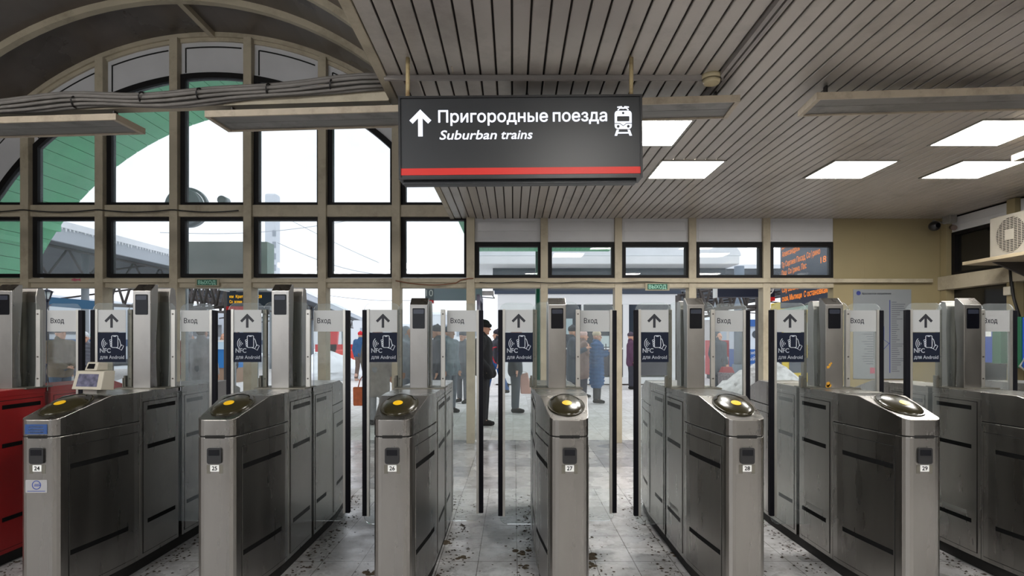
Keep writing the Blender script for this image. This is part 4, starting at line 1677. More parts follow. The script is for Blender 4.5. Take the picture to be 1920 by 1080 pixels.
d = 12.0
a_, b_ = at(425, 0, d), at(510, 0, d)
zt_, zb_ = at(0, 547, d).z, at(0, 574, d).z
t, L_ = board('departure_board', 'dark departure board with two lines of yellow letters, left of gate 25', (a_.x, d), (b_.x, d), zt_, zb_, .2,
              [(.06, .165, 'км  Крат  Фу', .40), (.06, .06, 'Со  всеми  ос', .34), (.57, .165, '10:28', .14)], .062, AMB, hang=False)
MB().box(0, -.02, -.13, .44, .2, -.005).build('red_band', mat('sign_red', (216, 30, 34), rough=.5), t)
MB().box(L_ + .02, .0, -.005, L_ + .22, .15, zt_ - zb_).build('number_panel', BOARD, t)
link('number_lettering', text_mesh('number_lettering', '1', .17, WHITE), t, (L_ + .06, -.003, .06))
MB().box(L_ + .0, -.01, -.13, L_ + .22, .15, -.01).build('number_red_band', MATS['sign_red'], t)
MB().cyl((.08, .1, -zb_), (.08, .1, zt_ - zb_ + .8), .06, n=12).build('board_post', GREYM, t)
MB().box(-.1, -.1, zt_ - zb_ + .02, .85, .5, zt_ - zb_ + .1).build('board_canopy', KW, t)

a_, b_ = at(797, 0, d), at(876, 0, d)
zt_, zb_ = at(0, 540, d).z, at(0, 563, d).z
t, L_ = board('platform_sign', 'grey platform sign with white number 10 and a red band below', (a_.x, d), (b_.x, d), zt_ + .08, zb_, .12,
              [(.02, .08, '10', .14)], .14, WHITE, face=mat('sign_grey', (104, 110, 118), rough=.5), cat='platform sign')
MB().box(0, -.004, -.06, .165, .12, .0).build('red_band', MATS['sign_red'], t)
MB().box(.18, -.008, .0, L_ + .3, .1, zt_ + .06 - zb_).build('sign_panel', mat('sign_grey_blue', (138, 150, 162), rough=.4), t)
x = at(884, 0, d).x - a_.x
MB().cyl((x, .06, -zb_), (x, .06, zt_ + .06 - zb_), .06, n=12).build('sign_post', GREYM, t)

d2 = 11.0
a_, b_ = at(1345, 0, d2), at(1453, 0, d2)
t, L_ = board('platform_sign', 'dark blue platform sign with a white 9 and red band near the right boards', (a_.x, d2), (b_.x, d2), 2.62, at(0, 557, d2).z, .15,
              [(L_ * 0 + .94, .05, '9', .11)], .17, WHITE, face=mat('sign_navy', (24, 32, 52), rough=.4), cat='platform sign')
MB().box(.90, -.006, -.07, L_, .15, 0).build('red_band', MATS['sign_red'], t)
MB().cyl((at(1434, 0, d2).x - a_.x, .08, -at(0, 557, d2).z), (at(1434, 0, d2).x - a_.x, .08, .3), .05, n=12).build('sign_post', GREYM, t)
MB().box(-.03, -.01, -.01, 0, .16, 2.62 - at(0, 557, d2).z).build('white_edge', WHITE, t)

A, B = at(1463, 580, 11.6), at(1568, 556, 9.0)
t, L_ = board('departure_board', 'large dark departure board with rows of orange letters, at the right', (A.x, A.y), (B.x, B.y), 3.62, 2.03, .25,
              [(.12, .13, 'ская, Мытищи  С остановками', 2.3), (.12, .30, 'Сбу Белый, Пост', 1.3), (.10, .62, 'Пуш  Софрино, Пос', 1.3),
               (.10, .78, 'Тр Сергиев Посад, Софрино', 1.9), (.12, .98, 'Александров', .95), (.10, 1.14, 'До всех ост. 43 км Красн Пос', 2.3),
               (.12, 1.32, 'С остановками', 1.0), (2.02, 1.0, '18:2', .42), (2.02, .62, '18:3', .42)], .105, ORG)
MB().box(0, -.02, -.06, L_, .25, -.02).build('board_lower_rail', mat('pale_green_rail', (150, 176, 164), rough=.5), t)
MB().cyl((L_ - .1, .15, -2.03), (L_ - .1, .15, 1.0), .07, n=12).build('board_post', GREYM, t)

# ---- canopies with trusses
CDARK = mat('canopy_dark', (74, 78, 84), rough=.7, var=.2, scale=1)
CEDGE = mat('canopy_edge', (176, 182, 190), rough=.7)
TRUSS = mat('truss_brown', (70, 64, 62), rough=.7)
BLUEB2 = mat('blue_beam', (52, 92, 124), rough=.5)


def canopy(label, x0, y0, x1, y1, width, z, side, edge=.42, icic=True):
    """edge line from (x0,y0) to (x1,y1); the slab extends to side (-1 left, +1 right)"""
    A, B = Vector((x0, y0, 0)), Vector((x1, y1, 0))
    u_ = (B - A).normalized()
    L_ = (B - A).length
    t = thing('platform_canopy', label, 'canopy', (x0, y0, 0), rz=math.atan2(u_.y, u_.x))
    s_ = 1 if side < 0 else -1
    def bxx(a, b_, y_a, y_b, z0, z1, m=None):
        m = m or MB()
        return m.box(a, min(s_ * y_a, s_ * y_b), z0, b_, max(s_ * y_a, s_ * y_b), z1)
    bxx(0, L_, .1, width, z - edge + .12, z - .06).build('roof_slab', CDARK, t)
    bxx(0, L_, 0, .1, z - edge, z).build('roof_edge', CEDGE, t)
    bxx(-.1, L_, -.05, width, z - .05, z + .12).build('roof_snow', SNOW, t)
    tr = MB()
    yv = s_ * 1.2
    n_ = int(L_ / 1.5)
    zl, zu = z - edge - .75, z - edge + .1
    tr.cyl((0, yv, zl), (L_, yv, zl), .05, n=6)
    tr.cyl((0, yv, zu), (L_, yv, zu), .05, n=6)
    for i in range(n_):
        a = i * 1.5
        tr.cyl((a, yv, zl), (a + .75, yv, zu), .035, n=5)
        tr.cyl((a + .75, yv, zu), (a + 1.5, yv, zl), .035, n=5)
    for i in range(0, n_, 3):
        a = i * 1.5
        tr.cyl((a, yv, zl), (a, s_ * (width - .3), zu), .045, n=5)
        tr.cyl((a, yv, zu), (a, s_ * (width - .3), zl), .04, n=5)
    tr.build('roof_truss', TRUSS, t)
    for i in range(0, int(L_ / 6) + 1):
        MB().cyl((i * 6 + .5, s_ * 1.6, 0), (i * 6 + .5, s_ * 1.6, z - edge + .15), .11, n=10).build('canopy_column', GREYM, t)
    if icic:
        ic = MB()
        r2 = random.Random(2)
        for i in range(int(L_ / .14)):
            h_ = r2.uniform(.03, .12)
            a = i * .14
            ic.extr([(a, z - .02), (a + .1, z - .02), (a + .05, z + .02 - h_ - .06)], 'y', -.03 if s_ > 0 else .0, 0 if s_ > 0 else .03)
        ic.build('icicle_fringe', SNOW, t)
    return t


canopy('long snow-edged platform canopy on the left behind the arched window', -11.7, 12, -11.7, 28, 8, H + 3.0, -1)
canopy('far dark canopy sloping away between gates 25 and 26', -10.6, 30, -16.5, 66, 7, 3.95, -1, edge=.35, icic=False)
canopy('dark truss canopy behind the kiosk at the right', 7.4, 26, 8.4, 52, 10, 4.6, 1, edge=.4, icic=False)

# ---- near truss cluster over gates 24 and 25 and on the right
def truss(label, p0, p1, hgt, n_, r_=.03, post=True):
    A, B = Vector(p0), Vector(p1)
    t = MB()
    up = Vector((0, 0, hgt))
    t.cyl(A, B, r_ * 1.3, n=6)
    t.cyl(A + up, B + up, r_ * 1.3, n=6)
    for i in range(n_):
        a, b_ = A.lerp(B, i / n_), A.lerp(B, (i + 1) / n_)
        m_ = (a + b_) / 2
        t.cyl(a, m_ + up, r_, n=5)
        t.cyl(m_ + up, b_, r_, n=5)
    g = thing('roof_truss', label, 'truss', (0, 0, 0))
    t.build('truss_bars', TRUSS, g)
    if post:
        MB().cyl((A.x, A.y, 0), (A.x, A.y, A.z + hgt), .09, n=10).build('truss_post', TRUSS, g)
        MB().cyl((B.x, B.y, 0), (B.x, B.y, B.z + hgt), .09, n=10).build('truss_post', TRUSS, g)
    return g


truss('brown lattice truss crossing outside above gate 24', at(205, 572, 14), at(345, 578, 14), .55, 5)
truss('brown lattice truss outside left of the yellow departure board', at(335, 582, 13), at(428, 574, 13), .6, 4)
truss('second brown truss rising behind the yellow departure board', at(330, 580, 16), at(432, 586, 18), .8, 5)
truss('brown lattice truss outside behind gate 28 at the right', at(1296, 582, 13), at(1424, 574, 13), .55, 5)
truss('thin brown truss slanting above the red cabinet', at(1272, 600, 17), at(1430, 578, 15), .7, 5)
t = thing('steel_beam', 'long blue steel beam outside above the leaf of the red gate', 'beam', (0, 0, 0))
A, B = at(60, 562, 14), at(205, 574, 15)
MB().hexa([A + Vector((0, -.1, -.12)), B + Vector((0, -.1, -.12)), A + Vector((0, .1, -.12)), B + Vector((0, .1, -.12)),
           A + Vector((0, -.1, .1)), B + Vector((0, -.1, .1)), A + Vector((0, .1, .1)), B + Vector((0, .1, .1))]).build('beam_web', BLUEB2, t)
for q in (A, B):
    MB().cyl((q.x, q.y, 0), (q.x, q.y, q.z - .1), .08, n=10).build('beam_post', BLUEB2, t)
# lantern
p = at(88, 561, 12)
t = thing('street_lantern', 'black old-style street lantern outside at the far left', 'lantern', (p.x, p.y, 0))
LB = mat('lantern_black', (34, 34, 52), rough=.5)
MB().cyl((0, 0, 0), (0, 0, p.z - .02), .045, .035, n=10).build('lantern_pole', LB, t)
mb = MB()
z = p.z
for i in range(6):
    a = 2 * math.pi * i / 6
    mb.cyl((.05 * math.cos(a), .05 * math.sin(a), z), (.1 * math.cos(a), .1 * math.sin(a), z + .15), .009, n=5)
mb.cyl((0, 0, z + .15), (0, 0, z + .2), .125, .03, n=12).cyl((0, 0, z + .2), (0, 0, z + .26), .012, n=6).cyl((0, 0, z - .03), (0, 0, z), .05, n=10)
mb.build('lantern_cage', LB, t)
MB().cyl((0, 0, z), (0, 0, z + .15), .045, .09, n=12).build('lantern_glass', mat('lantern_glass_white', (226, 232, 238), rough=.2), t)

# ---- train, blue counter, barriers, cabinet, booth, snow
t = thing('commuter_train', 'grey and blue commuter train standing under the left canopy', 'train', (-24, 38, 0))
TG = mat('train_grey', (206, 212, 220), rough=.4)
MB().box(-1.5, -16, .35, 1.5, 16, 3.7).build('train_body', TG, t, bev=.15)
MB().box(-1.52, -15.8, 1.1, 1.52, 15.8, 1.5).build('blue_band', mat('train_blue', (44, 84, 130), rough=.4), t)
for i in range(10):
    MB().box(1.49, -15.2 + i * 3, 1.75, 1.53, -13.1 + i * 3, 2.65).build('train_window', KG, t)
MB().box(-1.2, -15.5, 0, 1.2, 15.5, .36).build('train_bogie', CDARK, t)

d = 20.0
p = at(413, 680, d)
t = thing('market_counter', 'blue and white market counter outside between gates 24 and 25', 'counter', (p.x, d, 0))
zt_ = at(0, 655, d).z
MB().box(-.9, 0, .5, .5, .8, zt_).build('blue_front', mat('counter_blue', (24, 112, 180), rough=.5), t)
MB().box(-1.0, -.05, zt_, .6, .85, zt_ + .25).build('white_top', mat('counter_white', (190, 214, 230), rough=.5), t)
MB().box(-1.0, -.06, zt_ + .25, .6, .86, zt_ + .31).build('top_rail', WHITE, t)
MB().box(-.9, .05, 0, .5, .75, .5).build('wooden_base', mat('crate_wood', (150, 124, 104), rough=.8), t)

REDB = mat('barrier_red', (206, 40, 46), rough=.5)
t = thing('buffer_stop', 'red buffer stop with a slanting post at the end of the far track', 'buffer stop', (at(628, 0, 28).x, 28, 0))
s28 = F / 28
MB().box(-.9, -.1, .9, 1.4, .15, 1.25).build('buffer_beam', REDB, t)
MB().hexa([(-.35, -.1, 0), (.0, -.1, 0), (-.35, .1, 0), (.0, .1, 0), (-.15, -.1, 2.2), (.2, -.1, 2.2), (-.15, .1, 2.2), (.2, .1, 2.2)]).build('buffer_post', REDB, t)
MB().box(-.9, -.12, .5, 1.4, .1, .86).build('blue_board', mat('barrier_blue', (120, 150, 176), rough=.5), t)
MB().box(.9, -.1, 0, 1.1, .1, .9).build('buffer_leg', REDB, t)
t = thing('snow_cart', 'small red cart standing on the snow behind the person in blue jacket', 'cart', (at(662, 0, 24).x, 24, 0))
MB().box(-.6, -.4, .45, .7, .4, 1.05).build('cart_body', mat('cart_red', (222, 66, 52), rough=.5), t, bev=.05)
for x in (-.4, .5):
    MB().cyl((x, -.42, .2), (x, -.3, .2), .2, n=14).build('cart_wheel', BLACKP, t)
    MB().cyl((x, .3, .2), (x, .42, .2), .2, n=14).build('cart_wheel', BLACKP, t)
MB().box(-.55, -.3, .18, .65, .3, .46).build('cart_chassis', BLACKP, t)

d = 22.0
t = thing('cabinet', 'red double-door cabinet standing outside behind gate 28', 'cabinet', (at(1362, 0, d).x, d, 0))
s_ = F / d
zt_ = at(0, 638, d).z
RC = mat('cabinet_red', (196, 52, 62), rough=.5)
MB().box(-.6, 0, .15, .45, .6, zt_).build('cabinet_body', RC, t, bev=.02)
for x in (-.58, -.06):
    dd = MB().box(x, -.02, .2, x + .49, .0, zt_ - .06).build('cabinet_door', RC, t, bev=.01)
    MB().box(x + (.37 if x < -.3 else .02), -.03, .62, x + (.47 if x < -.3 else .12), -.02, .82).build('white_label', WHITE, dd)
MB().box(-.55, .05, 0, .4, .55, .16).build('cabinet_base', CDARK, t)
d = 17.5
t = thing('stone_column', 'grey round column standing outside in front of the red cabinet', 'column', (at(1386, 0, d).x, d, 0))
SC_ = mat('column_grey', (122, 134, 148), rough=.8, var=.15, scale=4)
MB().cyl((0, 0, .3), (0, 0, 3.6), .15, .14, n=20).build('column_shaft', SC_, t)
MB().cyl((0, 0, 0), (0, 0, .72), .24, .2, n=20).build('column_base', SC_, t)
d = 20
t = thing('ticket_booth', 'blue and white booth with a round window behind the snow pile', 'booth', (at(1425, 0, d).x, d, 0))
zA, zB, zC = at(0, 655, d).z, at(0, 612, d).z, at(0, 606, d).z
BB = mat('booth_blue', (44, 96, 170), rough=.5)
MB().box(-.6, 0, 0, 1.6, 1.2, zA).build('blue_base', BB, t)
MB().box(-.6, .02, zA, 1.6, 1.2, zB + .02).build('white_wall', mat('booth_white', (214, 224, 236), rough=.5), t)
MB().box(-.7, -.1, zB + .0, 1.7, 1.3, zC + .12).build('booth_roof', BB, t)
mb = MB().cyl((at(1418, 0, d).x - at(1425, 0, d).x, .0, at(0, 627, d).z), (at(1418, 0, d).x - at(1425, 0, d).x, .03, at(0, 627, d).z), .13, n=20)
mb.build('round_window', KG, t)
for i, (px_, py, tx_, cap_, w_) in enumerate(((1406, 664, 'работ', .10, .30), (1405, 676, 'ый', .14, .2), (1420, 676, 'рай', .14, .26), (1405, 688, 'ной', .14, .24))):
    link('booth_lettering', text_mesh('booth_lettering', tx_, cap_, WHITE, width=w_), t, (at(px_, 0, d).x - at(1425, 0, d).x, -.003, at(0, py, d).z))
d = 16.0
t = thing('vending_kiosk', 'yellow vending kiosk outside behind gate 29', 'vending machine', (at(1497, 0, d).x, d, 0))
YK = mat('vending_yellow', (214, 186, 44), rough=.5)
MB().box(-.45, 0, .1, .75, .7, at(0, 566, d).z).build('kiosk_body', YK, t, bev=.03)
MB().box(-.25, -.02, .55, .5, .0, .95).build('dark_panel', KG, t)
MB().box(-.4, -.02, 1.3, .7, .0, 1.9).build('window_panel', mat('vend_white', (226, 224, 200), rough=.5), t)
MB().box(-.45, .05, 0, .75, .65, .1).build('kiosk_base', CDARK, t)
MB().box(-.62, -.02, 0, -.46, .3, at(0, 610, d).z).build('kiosk_side_post', mat('post_dark_blue', (50, 56, 78), rough=.5), t)


def snow_pile(label, px_, py, d, rx_, ry_, rz_, m, seed):
    r2 = random.Random(seed)
    base = at(px_, py, d)
    v, f = [], []
    nu, nv = 40, 12
    ph = [r2.uniform(0, 6) for _ in range(8)]
    for j in range(nv + 1):
        for i in range(nu):
            a = 2 * math.pi * i / nu
            q_ = j / nv
            rr_ = 1 - q_ ** 1.6
            hgt = q_ ** .9
            wob = 1 + .14 * math.sin(3 * a + ph[0]) + .08 * math.sin(7 * a + ph[1] + 5 * q_) + r2.uniform(-.06, .06)
            v.append((rx_ * rr_ * wob * math.cos(a), ry_ * rr_ * wob * math.sin(a), rz_ * hgt * (1 + r2.uniform(-.07, .07)) - .01))
    for j in range(nv):
        for i in range(nu):
            f.append((j * nu + i, j * nu + (i + 1) % nu, (j + 1) * nu + (i + 1) % nu, (j + 1) * nu + i))
    f.append(tuple(range(nu))[::-1])
    f.append(tuple(nv * nu + i for i in range(nu)))
    mb = MB().add(v, f, True)
    o = mb.build('snow_pile', m, loc=(base.x, d, 0))
    return tag(o, label, 'snow pile')


snow_pile('white snow pile behind gate 25 beside the buffer stop', 610, 700, 22, 1.9, 1.6, 1.05, SNOW, 1)
snow_pile('large dirty snow pile in front of the blue and white booth', 1442, 740, 13.5, 1.1, 1.0, 1.0, DIRTYSNOW, 2)
snow_pile('low dirty snow heap behind the leaf of gate 28', 1336, 745, 12.2, .5, .5, .3, DIRTYSNOW, 3)
snow_pile('white snow heap far behind the leaf of gate 26', 790, 700, 25, 1.6, 1.4, .8, SNOW, 4)
snow_pile('small snow heap beside the red gate leaf', 250, 705, 16, .7, .9, .5, SNOW, 5)

# far pale buildings
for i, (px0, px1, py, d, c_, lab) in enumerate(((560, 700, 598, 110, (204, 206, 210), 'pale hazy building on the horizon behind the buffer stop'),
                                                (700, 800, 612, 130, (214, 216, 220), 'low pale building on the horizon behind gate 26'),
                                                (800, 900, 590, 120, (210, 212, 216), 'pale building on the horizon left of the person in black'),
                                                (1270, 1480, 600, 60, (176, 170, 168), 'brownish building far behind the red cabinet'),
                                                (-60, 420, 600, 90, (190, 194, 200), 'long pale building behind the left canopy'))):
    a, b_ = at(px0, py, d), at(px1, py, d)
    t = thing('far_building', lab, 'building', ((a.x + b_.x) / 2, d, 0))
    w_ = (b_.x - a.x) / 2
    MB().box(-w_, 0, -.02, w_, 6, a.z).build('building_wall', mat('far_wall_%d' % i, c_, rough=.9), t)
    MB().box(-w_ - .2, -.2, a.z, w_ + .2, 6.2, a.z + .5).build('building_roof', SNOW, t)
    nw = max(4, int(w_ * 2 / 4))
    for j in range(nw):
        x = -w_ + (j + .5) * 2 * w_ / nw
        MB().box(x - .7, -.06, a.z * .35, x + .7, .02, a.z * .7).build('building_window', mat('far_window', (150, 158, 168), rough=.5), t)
# bare tree
r2 = random.Random(11)
t = thing('bare_tree', 'bare tree with thin branches between kiosk and right canopy', 'tree', (at(1292, 0, 24.6).x, 24.6, 0))
BARK = mat('bark', (92, 84, 80), rough=.9)
MB().cyl((0, 0, 0), (.1, 0, 2.2), .13, .09, n=8).build('tree_trunk', BARK, t)
br = MB()
def grow(p, d_, l, r_, k_):
    q = p + d_ * l
    br.cyl(p, q, r_, r_ * .65, n=5)
    if k_:
        for _ in range(3):
            nd = (d_ + Vector((r2.uniform(-.7, .7), r2.uniform(-.5, .5), r2.uniform(-.1, .6)))).normalized()
            grow(p.lerp(q, r2.uniform(.6, 1)), nd, l * r2.uniform(.6, .85), r_ * .6, k_ - 1)
grow(Vector((.1, 0, 2.2)), Vector((.1, 0, 1)).normalized(), .9, .07, 5)
br.build('tree_branches', BARK, t)['kind'] = 'stuff'

# ================================================================== people
SKIN = mat('skin', (214, 164, 140), rough=.6)
HAIRD = mat('dark_hair', (62, 48, 40), rough=.8)
CLOTH = {}


def cloth(rgb, var=.12):
    if rgb not in CLOTH:
        CLOTH[rgb] = mat('cloth_%d_%d_%d' % rgb, rgb, rough=.85, var=var, scale=14, bump=.25)
    return CLOTH[rgb]


def caps_mesh(name, caps, m, voxel=.014, smooth=3, puff=None):
    """union of tapered capsules and ellipsoids, remeshed into one continuous skin"""
    mb = MB()
    for c in caps:
        if c[0] == 'e':
            mb.ell(c[1], *c[2], 14, 9)
        else:
            p0, r0, p1, r1 = c
            mb.ell(p0, r0, r0, r0, 12, 8)
            mb.ell(p1, r1, r1, r1, 12, 8)
            mb.cyl(p0, p1, r0, r1, 12)
    me = mb.mesh('raw', m)
    o = bpy.data.objects.new('raw', me)
    COL.objects.link(o)
    a = o.modifiers.new('r', 'REMESH')
    a.mode = 'VOXEL'
    a.voxel_size = voxel
    a.use_smooth_shade = True
    b = o.modifiers.new('s', 'SMOOTH')
    b.iterations = smooth
    b.factor = .5
    dg = bpy.context.evaluated_depsgraph_get()
    dg.update()
    out = bpy.data.meshes.new_from_object(o.evaluated_get(dg))
    bpy.data.objects.remove(o)
    n = len(out.vertices)
    if puff:
        co = np.empty(n * 3); out.vertices.foreach_get('co', co); co = co.reshape(-1, 3)
        no = np.empty(n * 3); out.vertices.foreach_get('normal', no); no = no.reshape(-1, 3)
        amp, per = puff
        k = np.abs(np.sin(co[:, 2] * math.pi / per + .6 * np.sin(co[:, 0] * 9))) ** .6
        co += no * ((k - .6) * amp)[:, None]
        out.vertices.foreach_set('co', co.reshape(-1))
    out.polygons.foreach_set('use_smooth', [True] * len(out.polygons))
    out.name = name
    out.materials.clear()
    out.materials.append(m)
    return out


def V(*a):
    return Vector(a)


def hand_caps(w_, dirv, side, grip=False):
    """palm, four unequal bent fingers and a thumb that leaves the side of the palm"""
    d = dirv.normalized()
    up = V(0, 0, 1) if abs(d.z) < .8 else V(0, -1, 0)
    lat = d.cross(up).normalized() * side
    nrm = lat.cross(d).normalized()
    out = [(w_, .026, w_ + d * .035, .03), (w_ + d * .03 + lat * .018, .02, w_ + d * .075 + lat * .02, .017), (w_ + d * .03 - lat * .018, .02, w_ + d * .075 - lat * .02, .017)]
    for i, (o_, l_) in enumerate(((-.033, .062), (-.011, .074), (.011, .070), (.033, .055))):
        a = w_ + d * .08 + lat * o_
        b_ = a + d * l_ * .5 + nrm * (.006 if not grip else .02)
        c = b_ + d * l_ * (.45 if not grip else .2) + nrm * (.014 if not grip else .035)
        out += [(a, .0095, b_, .009), (b_, .009, c, .0075)]
    a = w_ + d * .03 - lat * .026
    b_ = a - lat * .028 + d * .03 + nrm * .012
    out += [(a, .013, b_, .011), (b_, .011, b_ + d * .028 + nrm * .008, .009)]
    return out


def person(px_, d, height, face, label, coat=(30, 30, 34), hem=.62, trousers=(32, 32, 36), boots=(26, 24, 24), hat=None, hatc=(30, 28, 28),
           arms='down', legs='stand', hair=None, puff=None, hood=False, wide=1.0, lean=0.0, collar=None, bulk=1.0):
    """height: standing height in m; face: heading in degrees, 0 looks at the camera, 90 to the right"""
    k = height / 1.70
    X = (px_ - PX) * d / F
    root = thing('person', label, 'person', (X, d, 0), rz=R(face), group='people on the platform outside')
    hz = .92
    st = {'stand': ((.0, .02), (.0, -.03)), 'walk': ((-.26, .0), (.24, .07)), 'step': ((-.12, .0), (.13, .02))}[legs]
    body, trs = [], []
    ankles = []
    for sd, (fy, lift) in zip((-1, 1), st):
        hp = V(sd * .09, 0, hz)
        an = V(sd * .095, fy, .09 + max(0, lift))
        kn = (hp + an) / 2 + V(sd * .01, -.045 if legs != 'stand' else -.012, .0)
        ankles.append((an, fy, lift))
        body += [(hp, .082, kn, .056), (kn, .056, an, .038), (an, .038, an + V(0, -.12, -.055), .03), (an, .036, an + V(0, .04, -.05), .03)]
        trs += [(hp, .108, kn, .078), (kn, .078, an + V(0, 0, .03), .066)]
    ch = V(0, lean * .5, 1.30)
    body += [('e', (0, 0, .96), (.16, .11, .12)), ('e', (0, lean * .2, 1.1), (.14, .10, .16)), ('e', (0, lean * .5, 1.3), (.17, .115, .17)),
             (V(-.12, lean * .6, 1.39), .06, V(.12, lean * .6, 1.39), .06), (V(0, lean * .7 + .01, 1.42), .058, V(0, lean, 1.53), .052)]
    hc = V(0, lean - .012, 1.585)
    # head with jaw, nose, brow, lips and ears
    body += [('e', tuple(hc + V(0, .012, .018)), (.076, .094, .10)), ('e', tuple(hc + V(0, -.03, -.045)), (.056, .058, .062)),
             (hc + V(0, -.084, .012), .011, hc + V(0, -.108, -.02), .0155), (hc + V(-.032, -.078, .03), .012, hc + V(.032, -.078, .03), .012),
             (hc + V(-.02, -.083, -.05), .009, hc + V(.02, -.083, -.05), .009), ('e', tuple(hc + V(0, -.07, -.085)), (.024, .02, .018)),
             ('e', tuple(hc + V(-.078, .012, -.008)), (.012, .022, .032)), ('e', tuple(hc + V(.078, .012, -.008)), (.012, .022, .032))]
    slv = []
    for sd in (-1, 1):
        sh = V(sd * .185 * wide, lean * .6, 1.385)
        if arms == 'down':
            el, wr_, hd_ = V(sd * .235 * wide, .03, 1.12), V(sd * .235 * wide, -.05, .87), V(0, -.15, -1)
        elif arms == 'phone':
            el, wr_ = V(sd * .225 * wide, -.02, 1.12), V(sd * .075, -.27, 1.22)
            hd_ = V(-sd * .25, -.7, .55)
        elif arms == 'raise':
            el, wr_ = V(sd * .22 * wide, -.10, 1.16), V(sd * .05, -.26, 1.36)
            hd_ = V(-sd * .2, -.5, .7)
        elif arms == 'front':
            el, wr_ = V(sd * .24 * wide, .0, 1.12), V(sd * .07, -.2, .98)
            hd_ = V(-sd * 1, -.25, -.2)
        else:
            el, wr_ = V(sd * .27 * wide, .06, 1.14), V(sd * .2 * wide, -.09, .96)
            hd_ = V(-sd * .4, -.3, -1)
        body += [(sh, .052, el, .042), (el, .042, wr_, .028)]
        body += hand_caps(wr_, hd_, sd, grip=arms in ('phone', 'raise'))
        slv += [(sh, .088, el, .072), (el, .072, wr_, .052)]
        if arms == 'pocket':
            slv += [(wr_, .058, wr_ + hd_.normalized() * .13, .075)]
    def sc_mesh(me):
        me.transform(Matrix.Scale(k, 4))
        return me
    link('body', sc_mesh(caps_mesh('body', body, SKIN, .0085, 2)), root)
    eyes = MB()
    for sd in (-1, 1):
        e_ = MB().ell(tuple((hc + V(sd * .03, -.082, .014)) * k), .0085 * k, .006 * k, .006 * k, 8, 6)
        e_.build('eye', INK, root)
    # trousers, boots
    link('trousers', sc_mesh(caps_mesh('trousers', trs + [('e', (0, 0, .95), (.185, .135, .12))], cloth(trousers), .016, 3)), root)
    for an, fy, lift in ankles:
        link('boot', sc_mesh(caps_mesh('boot', [(an + V(0, 0, .12), .062, an, .056), (an + V(0, .03, -.045), .045, an + V(0, -.14, -.052), .038),
                                                (an + V(0, .0, -.04), .05, an + V(0, -.09, -.045), .046)], cloth(boots), .014, 2)), root)
    # coat with sleeves and skirt
    cc = []
    for sd in (-1, 1):
        cc += [(V(sd * .085 * wide, lean * .5, 1.33), .128 * bulk, V(sd * .07 * wide, lean * .2, 1.05), .13 * bulk), (V(sd * .07 * wide, lean * .2, 1.05), .13 * bulk, V(sd * .075 * wide, 0, hem + .1), .142 * bulk)]
        cc += [(V(sd * .03, lean * .6, 1.40), .085, V(sd * .19 * wide, lean * .6, 1.385), .085)]
    cc += [(V(0, lean * .5 - .01, 1.34), .127 * bulk, V(0, lean * .2, 1.0), .125 * bulk)]
    cc += slv
    cc += [(V(0, lean * .8 + .01, 1.42), .088, V(0, lean * .9 + .015, 1.485), .082)]
    if hood:
        cc += [('e', tuple(hc + V(0, .055, .0)), (.105, .095, .135)), (hc + V(0, .05, .08), .09, hc + V(0, .03, -.1), .1)]
    link('coat', sc_mesh(caps_mesh('coat', cc, cloth(coat), .015, 4, puff)), root)
    if collar:
        pts = [(hc + V(.088 * math.cos(a), .02 + .092 * math.sin(a), -.12 + .012 * math.sin(3 * a))) * k for a in [2 * math.pi * i / 20 for i in range(21)]]
        MB().tube(pts, .036 * k, 8).build('scarf', cloth(collar), root)
    if hair:
        link('hair', sc_mesh(caps_mesh('hair', [('e', tuple(hc + V(0, .03, .03)), (.09, .09, .1))] + ([(hc + V(-.07, .03, .0), .035, hc + V(-.1, .0, -.22), .04), (hc + V(.07, .03, .0), .035, hc + V(.1, .0, -.22), .04), (hc + V(0, .07, 0), .06, hc + V(0, .09, -.2), .06)] if hair[1] else []),
                                       cloth(hair[0]), .012, 2)), root)
    if hat == 'cap':                               # soft flap cap with a thick fur band
        pts = [(hc + V(.088 * math.cos(a), .006 + .104 * math.sin(a), .055 + .012 * math.sin(a))) for a in [2 * math.pi * i / 16 for i in range(17)]]
        cp = [(pts[i], .034, pts[i + 1], .034) for i in range(16)]
        link('hat', sc_mesh(caps_mesh('hat', cp + [('e', tuple(hc + V(0, .015, .085)), (.098, .115, .066)), (hc + V(0, .09, .04), .045, hc + V(0, .1, -.01), .035)], cloth(hatc), .011, 2)), root)
    elif hat == 'beanie':
        link('hat', sc_mesh(caps_mesh('hat', [('e', tuple(hc + V(0, .015, .075)), (.094, .11, .085)), (hc + V(0, .02, .14), .03, hc + V(0, .03, .16), .02)], cloth(hatc), .011, 2)), root)
    elif hat == 'fur':
        link('hat', sc_mesh(caps_mesh('hat', [('e', tuple(hc + V(0, .015, .075)), (.12, .135, .082))], cloth(hatc, .4), .011, 1)), root)
    return root


BAGN = 'bag'
mA = person(906, 9.75, 1.72, 84, 'person in black jacket, black trousers and fur-banded cap standing in profile', hat='cap', hatc=(26, 24, 24), arms='pocket', hem=.84, wide=1.1, bulk=1.12)
person(932, 15.2, 1.66, -68, 'person in blue jeans and dark jacket walking behind the one in black', coat=(58, 58, 66), hem=.86, trousers=(48, 92, 150), hat='beanie', hatc=(52, 46, 54), legs='walk', hood=True)
person(966, 11.5, 1.70, 84, 'person in dark coat behind the phone poster of gate 27, only legs clear', coat=(64, 70, 78), hem=.72, trousers=(70, 78, 88), legs='stand', hat='beanie', hatc=(50, 50, 56))
person(1119, 13.3, 1.60, 66, 'person in long blue puffer coat and cream knit hat holding a phone', coat=(48, 92, 140), hem=.42, trousers=(66, 66, 70), hat='beanie', hatc=(214, 200, 172), arms='phone', puff=(.034, .085), wide=1.02, bulk=1.12)
